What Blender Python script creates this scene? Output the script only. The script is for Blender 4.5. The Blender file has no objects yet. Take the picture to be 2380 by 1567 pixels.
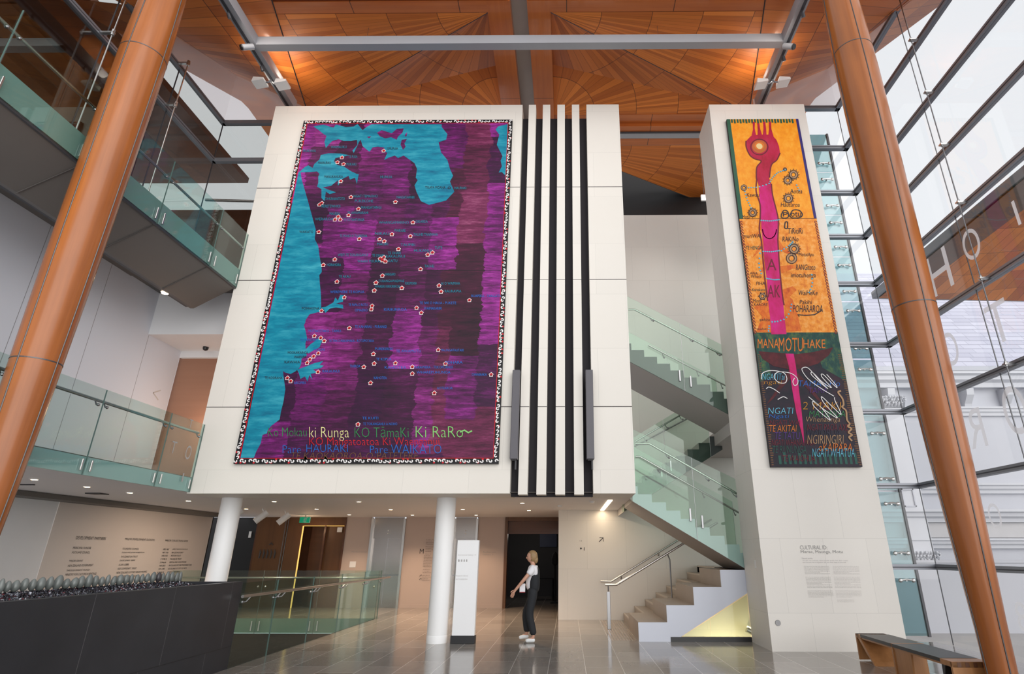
import bpy, math, random
from mathutils import Vector, Matrix
from mathutils.geometry import tessellate_polygon
random.seed(7)
sc = bpy.context.scene
COL = sc.collection
PI = math.pi

# ------------------------------------------------------------------ camera (fitted from the vanishing points)
CF, CX, CY = 1317.3, 1309.0, 783.5
PT, YW, RL, EYE = .365075, .0077534, .00064588, 1.6
cp, sp = math.cos(PT), math.sin(PT)
RY = Matrix(((math.cos(YW), math.sin(YW), 0), (-math.sin(YW), math.cos(YW), 0), (0, 0, 1)))
RP = Matrix(((1, 0, 0), (0, cp, sp), (0, -sp, cp)))
RR = Matrix(((math.cos(RL), 0, math.sin(RL)), (0, 1, 0), (-math.sin(RL), 0, math.cos(RL))))
CM = RR @ RP @ RY
CMT = CM.transposed()

def U(px, py, x=None, y=None, z=None):
    """the point of a known plane that a photo pixel falls on (survey of the place)"""
    d = CMT @ Vector((px - CX, CF, -(py - CY)))
    t = x / d.x if x is not None else y / d.y if y is not None else (z - EYE) / d.z
    return Vector((0, 0, EYE)) + t * d

cam_d = bpy.data.cameras.new('camera')
cam = bpy.data.objects.new('camera', cam_d)
COL.objects.link(cam)
cam_d.sensor_fit = 'HORIZONTAL'
cam_d.sensor_width = 36
cam_d.lens = 36 * CF / 2380
cam_d.shift_x = (1190 - CX) / 2380
cam_d.shift_y = (CY - 783.5) / 2380
cam_d.clip_end = 300
right, fwd, up = CMT @ Vector((1, 0, 0)), CMT @ Vector((0, 1, 0)), CMT @ Vector((0, 0, 1))
cm = Matrix.Identity(4)
for i in range(3):
    cm[i][0], cm[i][1], cm[i][2] = right[i], up[i], -fwd[i]
cm[2][3] = EYE
cam.matrix_world = cm
sc.camera = cam

# ------------------------------------------------------------------ materials
class NT:
    def __init__(self, name):
        self.m = bpy.data.materials.new(name)
        self.m.use_nodes = True
        self.t = self.m.node_tree
        self.t.nodes.clear()
        self.out = self.t.nodes.new('ShaderNodeOutputMaterial')
    def n(self, typ, **kw):
        nd = self.t.nodes.new('ShaderNode' + typ)
        for k, v in kw.items():
            if k[0] == '_':
                setattr(nd, k[1:], v)
            else:
                self.set(nd.inputs[k.replace('_', ' ')], v)
        return nd
    def set(self, sock, v):
        if isinstance(v, bpy.types.NodeSocket):
            self.t.links.new(v, sock)
        else:
            if isinstance(v, tuple) and len(v) == 3 and sock.type == 'RGBA':
                v = v + (1,)
            sock.default_value = v
    def math(self, op, a, b=None, c=None):
        nd = self.t.nodes.new('ShaderNodeMath'); nd.operation = op
        self.set(nd.inputs[0], a)
        if b is not None: self.set(nd.inputs[1], b)
        if c is not None: self.set(nd.inputs[2], c)
        return nd.outputs[0]
    def mix(self, f, a, b, blend='MIX'):
        nd = self.t.nodes.new('ShaderNodeMix'); nd.data_type = 'RGBA'; nd.blend_type = blend
        self.set(nd.inputs[0], f); self.set(nd.inputs[6], a); self.set(nd.inputs[7], b)
        return nd.outputs[2]
    def pos(self):
        s = self.n('SeparateXYZ', Vector=self.n('NewGeometry').outputs['Position'])
        return s.outputs[0], s.outputs[1], s.outputs[2]
    def uv(self):
        s = self.n('SeparateXYZ', Vector=self.n('TexCoord').outputs['UV'])
        return s.outputs[0], s.outputs[1]
    def comb(self, x, y, z):
        nd = self.n('CombineXYZ')
        self.set(nd.inputs[0], x); self.set(nd.inputs[1], y); self.set(nd.inputs[2], z)
        return nd.outputs[0]
    def noise(self, vec, scale=5, detail=4, rough=.5):
        nd = self.n('TexNoise', Vector=vec, Scale=scale, Detail=detail, Roughness=rough)
        return nd.outputs[0]
    def white(self, vec):
        nd = self.n('TexWhiteNoise'); self.set(nd.inputs['Vector'], vec)
        return nd.outputs[0]
    def ramp(self, f, stops):
        nd = self.n('ValToRGB'); self.set(nd.inputs[0], f)
        el = nd.color_ramp.elements
        while len(el) < len(stops): el.new(.5)
        for e, (p, c) in zip(el, stops):
            e.position = p; e.color = c + (1,)
        return nd.outputs[0]
    def line(self, v, w):
        """1 on a thin line wherever v is near a whole number (w = half width in v units)"""
        f = self.math('FRACT', v)
        d = self.math('MINIMUM', f, self.math('SUBTRACT', 1.0, f))
        return self.math('LESS_THAN', d, w)
    def bsdf(self, col, rough=.5, metal=0, spec=.5, coat=0, bump=None, bstr=.1, emit=None, estr=0):
        b = self.n('BsdfPrincipled')
        self.set(b.inputs['Base Color'], col); self.set(b.inputs['Roughness'], rough)
        self.set(b.inputs['Metallic'], metal); self.set(b.inputs['Specular IOR Level'], spec)
        self.set(b.inputs['Coat Weight'], coat)
        if coat: self.set(b.inputs['Coat Roughness'], .08)
        if bump is not None:
            bn = self.n('Bump', Height=bump, Strength=bstr, Distance=.02)
            self.set(b.inputs['Normal'], bn.outputs[0])
        if emit is not None:
            self.set(b.inputs['Emission Color'], emit); self.set(b.inputs['Emission Strength'], estr)
        self.t.links.new(b.outputs[0], self.out.inputs[0])
        return self.m

def plain(name, col, rough=.5, metal=0, spec=.5, var=.06, coat=0, scale=3.0):
    n = NT(name)
    ns = n.noise(n.n('NewGeometry').outputs['Position'], scale, 4)
    c = n.mix(ns, tuple(max(0, v * (1 - var)) for v in col), tuple(v * (1 + var) for v in col))
    return n.bsdf(c, rough, metal, spec, coat)

def emitter(name, col, s):
    n = NT(name)
    return n.bsdf(tuple(.25 * q for q in col), .5, emit=col + (1,), estr=s)

def glassmat(name, tint, refl=.04, haze=0.0, hazecol=(.8, .85, .87), rough=0.0, cap=.16):
    n = NT(name)
    tr = n.n('BsdfTransparent', Color=tint + (1,))
    gl = n.n('BsdfGlossy', Color=(1, 1, 1, 1), Roughness=rough)
    fr = n.n('Fresnel', IOR=1.45)
    f = n.math('MULTIPLY', fr.outputs[0], refl / .04)
    f = n.math('MINIMUM', f, cap)
    mx = n.n('MixShader'); n.set(mx.inputs[0], f)
    n.t.links.new(tr.outputs[0], mx.inputs[1]); n.t.links.new(gl.outputs[0], mx.inputs[2])
    last = mx.outputs[0]
    if haze:
        df = n.n('BsdfTranslucent', Color=hazecol + (1,))
        d2 = n.n('BsdfDiffuse', Color=hazecol + (1,))
        ad = n.n('MixShader'); n.set(ad.inputs[0], .5)
        n.t.links.new(df.outputs[0], ad.inputs[1]); n.t.links.new(d2.outputs[0], ad.inputs[2])
        m2 = n.n('MixShader'); n.set(m2.inputs[0], haze)
        n.t.links.new(last, m2.inputs[1]); n.t.links.new(ad.outputs[0], m2.inputs[2])
        last = m2.outputs[0]
    n.t.links.new(last, n.out.inputs[0])
    return n.m

def limestone(name, col, jx, jz, off=0.5, axis='x', shift=0.0):
    """honed limestone panels with fine vertical joints in staggered courses"""
    n = NT(name)
    x, y, z = n.pos()
    a = n.math('ADD', x, y) if axis == 'xy' else (x if axis == 'x' else y)
    row = n.math('FLOOR', n.math('DIVIDE', n.math('SUBTRACT', z, shift), jz))
    u = n.math('ADD', n.math('DIVIDE', a, jx), n.math('MULTIPLY', n.math('MODULO', n.math('ABSOLUTE', row), 2.0), off))
    v = n.math('DIVIDE', n.math('SUBTRACT', z, shift), jz)
    tile = n.white(n.comb(n.math('FLOOR', u), row, 3.0))
    P = n.n('NewGeometry').outputs['Position']
    ns = n.noise(P, 1.3, 5, .6)
    fine = n.noise(P, 40, 2)
    c = n.mix(n.math('MULTIPLY', tile, .55), col, tuple(v_ * .93 for v_ in col))
    c = n.mix(n.math('MULTIPLY', ns, .3), c, tuple(v_ * q for v_, q in zip(col, (.93, .9, .86))))
    ln = n.math('MAXIMUM', n.line(u, .0022 / jx * 1.2), n.line(v, .0025 / jz))
    c = n.mix(n.math('MULTIPLY', ln, .38), c, tuple(v_ * .5 for v_ in col))
    return n.bsdf(c, .55, 0, .35, bump=fine, bstr=.03)

def woodplank(name, dark, light, ring=1.15, rough=.5, coat=.08):
    """fan-laid timber planks: u counts planks around the fan, v is metres from its apex"""
    n = NT(name)
    u, v = n.uv()
    pid = n.math('FLOOR', u)
    rid = n.math('FLOOR', n.math('DIVIDE', v, ring))
    r = n.white(n.comb(pid, rid, 1.0))
    g = n.noise(n.comb(n.math('MULTIPLY', u, 2.2), n.math('MULTIPLY', v, .7), n.math('MULTIPLY', r, 20)), 2.5, 6, .6)
    f = n.math('ADD', n.math('MULTIPLY', r, .62), n.math('MULTIPLY', g, .38))
    c = n.ramp(f, [(0, dark), (.5, tuple((a + b) / 2 for a, b in zip(dark, light))), (1, light)])
    ln = n.math('MULTIPLY', n.line(u, .035), .45)
    seam = n.line(n.math('DIVIDE', v, ring), .006)
    c = n.mix(ln, c, tuple(a * .35 for a in dark))
    c = n.mix(n.math('MULTIPLY', seam, .8), c, (.02, .012, .008))
    return n.bsdf(c, rough, 0, .4, coat)

def woodgrain(name, dark, light, ax='y', rough=.35, coat=.3, joint=0, s=1.0):
    n = NT(name)
    x, y, z = n.pos()
    k = {'x': (.5, 14, 14), 'y': (14, .5, 14), 'z': (14, 14, .5)}[ax]
    vec = n.comb(*[n.math('MULTIPLY', q, kk * s) for q, kk in zip((x, y, z), k)])
    g = n.noise(vec, 1.0, 6, .62)
    g2 = n.noise(n.n('NewGeometry').outputs['Position'], .9, 3)
    f = n.math('ADD', n.math('MULTIPLY', g, .7), n.math('MULTIPLY', g2, .3))
    c = n.ramp(f, [(.25, dark), (.75, light)])
    if joint:
        a = {'x': x, 'y': y, 'z': z}[ax]
        c = n.mix(n.math('MULTIPLY', n.line(n.math('DIVIDE', a, joint), .004), .8), c, (.02, .01, .006))
    return n.bsdf(c, rough, 0, .4, coat)

M = {}
M['stone'] = limestone('limestone wall', (.80, .765, .71), 1.28, 1.26, .5, 'x', 4.386 - 1.26 * 3)
M['pier'] = limestone('limestone pier', (.80, .77, .725), .80, 1.26, .5, 'xy', 4.386 - 1.26 * 3)
M['stone_warm'] = limestone('limestone stair wall', (.84, .81, .765), 1.05, 1.22, .5, 'x', .0)
M['slot'] = plain('open joint shadow gap', (.10, .09, .085), .8)
M['black_gap'] = plain('black recess', (.012, .009, .014), .7)
M['white_paint'] = plain('white plaster', (.80, .81, .83), .6, var=.02)
M['grey_paint'] = plain('grey wall panels', (.58, .58, .615), .55, var=.03)
M['ceil_paint'] = plain('undercroft ceiling paint', (.78, .77, .79), .6, var=.02)
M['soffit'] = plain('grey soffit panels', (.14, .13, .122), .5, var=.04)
M['pink_wall'] = plain('pale clay paint', (.50, .405, .36), .6, var=.02)
M['sponsor_wall'] = plain('white sponsor wall paint', (.70, .64, .60), .6, var=.02)
M['teal_edge'] = plain('pale teal slab edge', (.42, .54, .58), .5, var=.05)
M['teal_low'] = plain('grey green floor edge', (.20, .26, .23), .5, var=.05)
M['dark'] = plain('dark void', (.012, .011, .012), .5)
M['darkgrey'] = plain('dark grey metal', (.035, .035, .04), .4)
M['black_stone'] = None
M['steel'] = plain('brushed stainless steel', (.55, .54, .53), .28, 1.0, var=.05)
M['steel_dark'] = plain('satin steel', (.30, .30, .31), .3, 1.0, var=.05)
M['alu'] = plain('grey anodised frame', (.27, .28, .31), .4, .6, var=.05)
M['alu_dark'] = plain('dark frame gasket', (.06, .06, .07), .4, .2)
M['gantry'] = plain('grey painted steel', (.36, .37, .40), .45, .1, var=.04)
M['black_metal'] = plain('black metal', (.015, .015, .017), .35)
M['white_metal'] = plain('white enamel', (.82, .82, .82), .4, var=.02)
M['col_white'] = plain('white column paint', (.87, .875, .885), .5, var=.02)
M['lift_steel'] = plain('lift steel', (.36, .33, .31), .22, 1.0, var=.12, scale=1.2)
M['seam'] = plain('grey seam strip', (.11, .10, .10), .4, .6)
M['pod'] = woodplank('kauri fan planks', (.36, .080, .012), (.86, .27, .045))
M['pod_shade'] = woodplank('kauri fan planks shaded side', (.29, .066, .011), (.74, .22, .04))  # darker copy of the planks: shade of the turned facet put into the colour
M['pod_frame'] = woodgrain('kauri frame', (.36, .088, .018), (.58, .165, .035), 'x', joint=2.4, s=.6)
M['pod_frame_y'] = woodgrain('kauri frame lengthwise', (.36, .088, .018), (.58, .165, .035), 'y', joint=1.7, s=.6)
M['kauri_col'] = woodgrain('varnished kauri column', (.20, .056, .013), (.47, .150, .036), 'z', .27, .14, s=.45)
M['brown_wall'] = woodgrain('brown timber wall', (.10, .042, .015), (.16, .07, .026), 'z', .4, .1, s=.5)
M['clay_timber'] = woodgrain('clay timber lining', (.30, .15, .095), (.38, .20, .13), 'x', .5, .0, s=.3)
M['dark_timber'] = woodgrain('dark brown timber', (.085, .035, .018), (.15, .06, .03), 'x', .4, .1, s=.5)
M['bench_wood'] = woodgrain('oiled oak', (.30, .13, .045), (.48, .23, .09), 'z', .4, .1, s=.7)
M['leather'] = plain('black leather', (.022, .018, .018), .38, var=.2, scale=20)
M['clear'] = glassmat('clear glass', (.93, .96, .95), .03)
M['clear2'] = glassmat('balustrade glass', (.84, .92, .89), .03, cap=.07)
M['stair_glass'] = glassmat('green stair glass', (.84, .92, .87), .03, cap=.06)
M['facade'] = glassmat('facade glass', (.975, .98, .985), .012, cap=.05)
M['fac_high'] = glassmat('clerestory glass with painted sky sheen', (.88, .85, .86), .05, .38, (.88, .84, .85), cap=.25)  # pale haze mixed in to imitate the sky's reflection on the panes
M['screen'] = glassmat('dark interior screen', (.78, .79, .78), .03, cap=.09)
M['teal_glass'] = glassmat('teal glass', (.50, .66, .68), .07, .10, (.45, .6, .62))
M['frost'] = glassmat('frosted vinyl', (.9, .9, .92), .02, .75, (.97, .97, 1.0))
M['cabinet'] = plain('pale cabinet', (.45, .47, .45), .5)
M['river_stone'] = plain('grey river stone', (.135, .15, .143), .33, spec=.6, var=.22, scale=7)
M['river_stone_dark'] = plain('dark river stone', (.05, .045, .05), .35, spec=.6, var=.2, scale=7)
M['ink'] = plain('black ink', (.05, .045, .045), .6)
M['ink_grey'] = plain('grey ink', (.33, .32, .31), .6)
M['ink_pale'] = plain('pale ink', (.52, .50, .49), .6)
M['sign_white'] = plain('white sign face', (.88, .89, .91), .35, var=.01)
M['exit_green'] = emitter('lit green sign', (.0, .16, .075), 1.0)
M['lamp_warm'] = emitter('warm lamp', (1, .72, .42), 14)
M['lamp_strip'] = emitter('warm strip lamp', (1, .78, .52), 4)
M['gold_strip'] = emitter('lit gold door edge', (1, .55, .14), 1.1)
M['lavender'] = plain('lavender white stringer', (.66, .69, .78), .45, var=.02)
M['tread'] = plain('travertine tread', (.40, .34, .29), .35, var=.15)
M['nosing'] = plain('pale nosing', (.58, .52, .46), .4)
M['stair_soffit'] = plain('stair soffit', (.44, .41, .39), .6, var=.02)
M['stair_shade'] = plain('shaded stair side', (.085, .10, .097), .5)  # shade and glass tint on the upper stair sides put into the colour
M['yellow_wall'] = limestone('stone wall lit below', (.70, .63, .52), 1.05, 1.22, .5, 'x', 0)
M['ext_white'] = plain('white painted stucco', (.54, .55, .60), .6, var=.02)
M['ext_white2'] = plain('white painted moulding', (.61, .62, .66), .6, var=.02)
M['paving'] = plain('pale paving', (.55, .55, .55), .7)
M['skin'] = plain('skin', (.55, .30, .21), .5, var=.04)
M['hair'] = plain('light brown hair', (.30, .19, .09), .5, var=.25, scale=30)
M['tee'] = plain('white cotton', (.78, .78, .82), .8, var=.03)
M['black_cloth'] = plain('black cloth', (.012, .014, .018), .8, var=.2)
M['shoe'] = plain('white canvas shoe', (.75, .77, .78), .6)
M['red'] = plain('red trim', (.45, .03, .04), .5); M['lips'] = plain('lips', (.38, .12, .10), .5)
M['beam_beige'] = plain('beige beam', (.40, .37, .33), .5)
M['blue'] = plain('blue picture', (.01, .025, .09), .5)

def mk_black_stone():
    n = NT('black basalt slabs')
    x, y, z = n.pos()
    u = n.math('ADD', n.math('DIVIDE', y, 1.33), .02)
    low = n.math('LESS_THAN', z, .30)
    u2 = n.math('ADD', u, n.math('MULTIPLY', low, .28))
    P = n.n('NewGeometry').outputs['Position']
    c = n.mix(n.noise(P, 1.4, 5, .6), (.012, .013, .017), (.034, .035, .042))
    ln = n.math('MULTIPLY', n.line(u2, .0022), .25)
    c = n.mix(ln, c, (.35, .35, .36))
    hz = n.math('LESS_THAN', n.math('ABSOLUTE', n.math('SUBTRACT', z, .30)), .004)
    c = n.mix(hz, c, (.006, .006, .007))
    return n.bsdf(c, .36, 0, .45)
M['black_stone'] = mk_black_stone()

def mk_floor():
    n = NT('polished stone tiles')
    x, y, z = n.pos()
    u = n.math('ADD', n.math('DIVIDE', x, .553), .53)
    cid = n.math('FLOOR', u)
    v = n.math('ADD', n.math('DIVIDE', y, .93), n.math('MULTIPLY', n.math('MODULO', n.math('ABSOLUTE', cid), 2.0), .5))
    t = n.white(n.comb(cid, n.math('FLOOR', v), 2.0))
    st = n.noise(n.comb(n.math('MULTIPLY', x, 4.5), n.math('MULTIPLY', y, 1.1), n.math('MULTIPLY', t, 30)), 1.6, 6, .65)
    f = n.math('ADD', n.math('MULTIPLY', t, .5), n.math('MULTIPLY', st, .5))
    c = n.ramp(f, [(.1, (.19, .175, .16)), (.5, (.255, .235, .215)), (.9, (.34, .315, .285))])
    ln = n.math('MAXIMUM', n.line(u, .0085), n.line(v, .0045))
    c = n.mix(n.math('MULTIPLY', ln, .95), c, (.62, .60, .57))
    return n.bsdf(c, n.math('ADD', .09, n.math('MULTIPLY', st, .08)), 0, .62)
M['floor'] = mk_floor()

def mk_slate():
    n = NT('slate roof')
    x, y, z = n.pos()
    row = n.math('DIVIDE', z, .26)
    u = n.math('ADD', n.math('DIVIDE', x, .8), n.math('MULTIPLY', n.white(n.comb(n.math('FLOOR', row), 0, 0)), 1.0))
    t = n.white(n.comb(n.math('FLOOR', u), n.math('FLOOR', row), 0))
    c = n.mix(t, (.50, .50, .60), (.62, .62, .72))
    ln = n.math('MAXIMUM', n.line(u, .01), n.line(row, .055))
    c = n.mix(n.math('MULTIPLY', ln, .7), c, (.22, .22, .30))
    return n.bsdf(c, .5, 0, .4)
M['slate'] = mk_slate()

def mk_gravel():
    n = NT('black white and red pebbles')
    r = n.n('NewGeometry').outputs['Random Per Island']
    c = n.ramp(r, [(0, (.006, .006, .01)), (.55, (.03, .03, .045)), (.76, (.09, .006, .012)), (.82, (.16, .17, .20)), (.97, (.55, .56, .62))])
    c.node.color_ramp.interpolation = 'CONSTANT'
    return n.bsdf(c, .25, 0, .6)
M['gravel'] = mk_gravel()

def mk_purple():
    n = NT('purple patchwork paint')
    x, y, z = n.pos()
    P = n.n('NewGeometry').outputs['Position']
    wob = n.math('MULTIPLY', n.math('SUBTRACT', n.noise(n.comb(n.math('MULTIPLY', x, .6), 0, n.math('MULTIPLY', z, 2.5)), 1.0, 5, .7), .5), .55)
    col_ = n.math('FLOOR', n.math('DIVIDE', n.math('ADD', x, wob), .62))
    zz = n.math('ADD', n.math('DIVIDE', n.math('ADD', z, n.math('MULTIPLY', wob, .4)), 1.35), n.math('MULTIPLY', n.white(n.comb(col_, 5, 0)), 2.0))
    row = n.math('FLOOR', zz)
    r = n.white(n.comb(col_, row, 1))
    big = n.noise(n.comb(n.math('MULTIPLY', x, .5), 0, n.math('MULTIPLY', z, .35)), 1.3, 2)
    br = n.noise(n.comb(n.math('MULTIPLY', x, 1.6), 0, n.math('MULTIPLY', z, 11)), 1.0, 8, .78)
    east = n.math('MULTIPLY', n.math('GREATER_THAN', n.math('ADD', x, wob), -2.75), .30)
    f = n.math('ADD', n.math('ADD', n.math('MULTIPLY', r, .42), n.math('MULTIPLY', big, .48)), n.math('MULTIPLY', n.math('SUBTRACT', br, .5), 1.25))
    a = n.ramp(f, [(.10, (.010, .002, .014)), (.36, (.045, .003, .040)), (.52, (.120, .006, .105)), (.68, (.30, .020, .27)), (.9, (.56, .13, .48))])
    b = n.ramp(f, [(.10, (.014, .003, .010)), (.40, (.055, .005, .024)), (.62, (.15, .016, .060)), (.95, (.42, .13, .22))])
    pick = n.math('MULTIPLY', n.math('GREATER_THAN', n.white(n.comb(col_, row, 9)), .62), n.math('ADD', .25, n.math('MULTIPLY', east, 2.2)))
    return n.bsdf(n.mix(pick, a, b), .5, 0, .3)
M['purple'] = mk_purple()

def brushed(name, c0, c1, c2, sx=2.0, sz=9.0, scale=1.0, rough=.5):
    n = NT(name)
    x, y, z = n.pos()
    br = n.noise(n.comb(n.math('MULTIPLY', x, sx), 0, n.math('MULTIPLY', z, sz)), scale, 6, .68)
    return n.bsdf(n.ramp(br, [(.3, c0), (.5, c1), (.72, c2)]), rough, 0, .3)
M['sea'] = brushed('turquoise paint', (.0, .10, .20), (.002, .22, .33), (.05, .38, .48), 1.3, 6)
M['orange'] = brushed('orange paint', (.80, .22, .005), (.88, .32, .012), (.92, .43, .05), 6, 4)
M['orange2'] = brushed('amber paint', (.62, .13, .01), (.85, .30, .03), (.88, .47, .16), 9, 7)
M['dark_paint'] = brushed('dark plum and green paint', (.004, .006, .012), (.014, .010, .022), (.04, .008, .022), 3, 5)
M['green_paint'] = brushed('dark green paint', (.004, .03, .03), (.008, .06, .05), (.10, .17, .04), 9, 5)
M['magenta'] = brushed('magenta paint', (.42, .004, .055), (.60, .006, .16), (.66, .02, .28), 3, 1.5)
M['crimson'] = brushed('crimson paint', (.30, .003, .02), (.46, .006, .05), (.50, .02, .08), 4, 2)
M['maroon'] = brushed('maroon paint', (.03, .003, .006), (.075, .006, .012), (.14, .012, .02), 4, 4)
for nm, c in dict(p_white=(.80, .78, .78), p_red=(.55, .01, .02), p_black=(.008, .007, .009), p_navy=(.02, .02, .05), p_teal=(.0, .20, .30),
                  p_blue=(.01, .13, .50), p_green=(.03, .22, .07), p_lime=(.22, .55, .16), p_cream=(.75, .70, .32), p_brown=(.15, .07, .03),
                  p_gold=(.45, .20, .02), p_ltblue=(.12, .45, .62), p_purple=(.09, .03, .22), p_dkred=(.16, .01, .025), p_rust=(.50, .13, .03),
                  p_dkgreen=(.015, .09, .07), p_ink=(.02, .018, .03), p_orange=(.70, .18, .02), p_pale=(.80, .62, .30), p_tan=(.42, .25, .13), p_border=(.02, .10, .06),
                  p_royal=(.03, .02, .16)).items():
    M[nm] = plain('paint ' + nm[2:], c, .5, var=.12, spec=.3)

# ------------------------------------------------------------------ mesh building
class MB:
    def __init__(self):
        self.v, self.f, self.uv = [], [], None
    def add(self, vs, fs):
        b = len(self.v)
        self.v += [tuple(p) for p in vs]
        self.f += [tuple(b + i for i in q) for q in fs]
        return self
    def box(self, x0, x1, y0, y1, z0, z1):
        vs = [(x, y, z) for z in (z0, z1) for y in (y0, y1) for x in (x0, x1)]
        return self.add(vs, [(0, 2, 3, 1), (4, 5, 7, 6), (0, 1, 5, 4), (2, 6, 7, 3), (0, 4, 6, 2), (1, 3, 7, 5)])
    def bbox(self, x0, x1, y0, y1, z0, z1, r=.01):
        """box with chamfered edges"""
        X, Y, Z = (x0, x1), (y0, y1), (z0, z1)
        vs, idx = [], {}
        for i in (0, 1):
            for j in (0, 1):
                for k in (0, 1):
                    sx, sy, sz = (1, -1)[i] * r, (1, -1)[j] * r, (1, -1)[k] * r
                    for a, p in enumerate(((X[i], Y[j] + sy, Z[k] + sz), (X[i] + sx, Y[j], Z[k] + sz), (X[i] + sx, Y[j] + sy, Z[k]))):
                        idx[i, j, k, a] = len(vs); vs.append(p)
        fs = []
        q = ((0, 0), (1, 0), (1, 1), (0, 1))
        for i in (0, 1): fs.append([idx[i, a, b, 0] for a, b in q])
        for j in (0, 1): fs.append([idx[a, j, b, 1] for a, b in q])
        for k in (0, 1): fs.append([idx[a, b, k, 2] for a, b in q])
        for a in (0, 1):
            for b in (0, 1):
                fs.append([idx[a, b, 0, 0], idx[a, b, 1, 0], idx[a, b, 1, 1], idx[a, b, 0, 1]])
                fs.append([idx[a, 0, b, 0], idx[a, 1, b, 0], idx[a, 1, b, 2], idx[a, 0, b, 2]])
                fs.append([idx[0, a, b, 1], idx[1, a, b, 1], idx[1, a, b, 2], idx[0, a, b, 2]])
                for c in (0, 1): fs.append([idx[a, b, c, 0], idx[a, b, c, 1], idx[a, b, c, 2]])
        return self.add(vs, fs)
    def prism(self, poly, ax, a, b):
        """2-D polygon swept along an axis: ax 'y' takes (x,z), 'x' takes (y,z), 'z' takes (x,y)"""
        def P(p, t):
            return {'y': (p[0], t, p[1]), 'x': (t, p[0], p[1]), 'z': (p[0], p[1], t)}[ax]
        n = len(poly)
        vs = [P(p, a) for p in poly] + [P(p, b) for p in poly]
        fs = [(i, (i + 1) % n, n + (i + 1) % n, n + i) for i in range(n)]
        tri = tessellate_polygon([[Vector((p[0], p[1], 0)) for p in poly]])
        fs += [tuple(t) for t in tri] + [tuple(n + i for i in reversed(t)) for t in tri]
        return self.add(vs, fs)
    def flat(self, poly):
        tri = tessellate_polygon([[Vector((p[0], p[2], 0)) for p in poly]])
        return self.add(poly, [tuple(t) for t in tri])
    def tube(self, pts, r, n=10, cap=True):
        pts = [Vector(p) for p in pts]
        rs = r if isinstance(r, (list, tuple)) else [r] * len(pts)
        vs, fs = [], []
        u0 = None
        for i, p in enumerate(pts):
            d = (pts[min(i + 1, len(pts) - 1)] - pts[max(i - 1, 0)]).normalized()
            if u0 is None:
                u0 = d.orthogonal().normalized()
            u0 = (u0 - d * u0.dot(d)).normalized()
            w = d.cross(u0)
            for k in range(n):
                a = 2 * PI * k / n
                vs.append(p + rs[i] * (math.cos(a) * u0 + math.sin(a) * w))
        for i in range(len(pts) - 1):
            for k in range(n):
                fs.append((i * n + k, i * n + (k + 1) % n, (i + 1) * n + (k + 1) % n, (i + 1) * n + k))
        if cap:
            fs.append(tuple(reversed(range(n)))); fs.append(tuple(range((len(pts) - 1) * n, len(pts) * n)))
        return self.add(vs, fs)
    def lathe(self, c, prof, n=32):
        vs, fs = [], []
        for r, z in prof:
            for k in range(n):
                a = 2 * PI * k / n
                vs.append((c[0] + r * math.cos(a), c[1] + r * math.sin(a), c[2] + z))
        for i in range(len(prof) - 1):
            for k in range(n):
                fs.append((i * n + k, i * n + (k + 1) % n, (i + 1) * n + (k + 1) % n, (i + 1) * n + k))
        fs.append(tuple(reversed(range(n)))); fs.append(tuple(range((len(prof) - 1) * n, len(prof) * n)))
        return self.add(vs, fs)
    def ball(self, c, r, s=(1, 1, 1), n=12, m=8, rot=None, fn=None):
        vs, fs = [], []
        c = Vector(c)
        for i in range(m + 1):
            t = PI * i / m
            for k in range(n):
                a = 2 * PI * k / n
                p = Vector((math.sin(t) * math.cos(a) * s[0], math.sin(t) * math.sin(a) * s[1], math.cos(t) * s[2])) * r
                if fn: p = fn(p)
                if rot is not None: p = rot @ p
                vs.append(c + p)
        for i in range(m):
            for k in range(n):
                fs.append((i * n + k, (i + 1) * n + k, (i + 1) * n + (k + 1) % n, i * n + (k + 1) % n))
        return self.add(vs, fs)
    def curve(self, pts, w, n=6):
        L = [Vector(p) for p in pts]; out = []
        for i in range(len(L) - 1):
            p0, p1, p2, p3 = L[max(i - 1, 0)], L[i], L[i + 1], L[min(i + 2, len(L) - 1)]
            for k in range(n):
                t = k / n
                out.append(.5 * (2 * p1 + (p2 - p0) * t + (2 * p0 - 5 * p1 + 4 * p2 - p3) * t * t + (3 * p1 - p0 - 3 * p2 + p3) * t ** 3))
        return self.ribbon(out + [L[-1]], w)
    def ribbon(self, pts, w, plane='y'):
        """flat painted stroke of width w in the plane facing -y (xz) or in yz"""
        L = [Vector(p) for p in pts]
        vs, fs = [], []
        nrm = Vector((0, -1, 0)) if plane == 'y' else Vector((1, 0, 0))
        for i, p in enumerate(L):
            d = (L[min(i + 1, len(L) - 1)] - L[max(i - 1, 0)])
            if d.length < 1e-9: d = Vector((0, 0, 1))
            s = d.normalized().cross(nrm) * (w / 2)
            vs += [p + s, p - s]
        for i in range(len(L) - 1):
            fs.append((2 * i, 2 * i + 1, 2 * i + 3, 2 * i + 2))
        return self.add(vs, fs)
    def build(self, name, mat, parent=None, smooth=False, org=None):
        o0 = ORG.get(parent.name) if parent else None
        if o0 is None:
            if org is None:
                xs, ys, zs = zip(*self.v)
                org = ((min(xs) + max(xs)) / 2, (min(ys) + max(ys)) / 2, min(zs))
            o0 = Vector(org)
        me = bpy.data.meshes.new(name)
        me.from_pydata([(p[0] - o0.x, p[1] - o0.y, p[2] - o0.z) for p in self.v], [], self.f)
        if self.uv:
            ul = me.uv_layers.new(name='UVMap')
            for lp in me.loops:
                ul.data[lp.index].uv = self.uv[lp.vertex_index]
        me.materials.append(M[mat] if isinstance(mat, str) else mat)
        if smooth:
            me.shade_smooth()
            if smooth != 'all':
                try: me.set_sharp_from_angle(angle=math.radians(40))
                except Exception: pass
        me.update()
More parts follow.
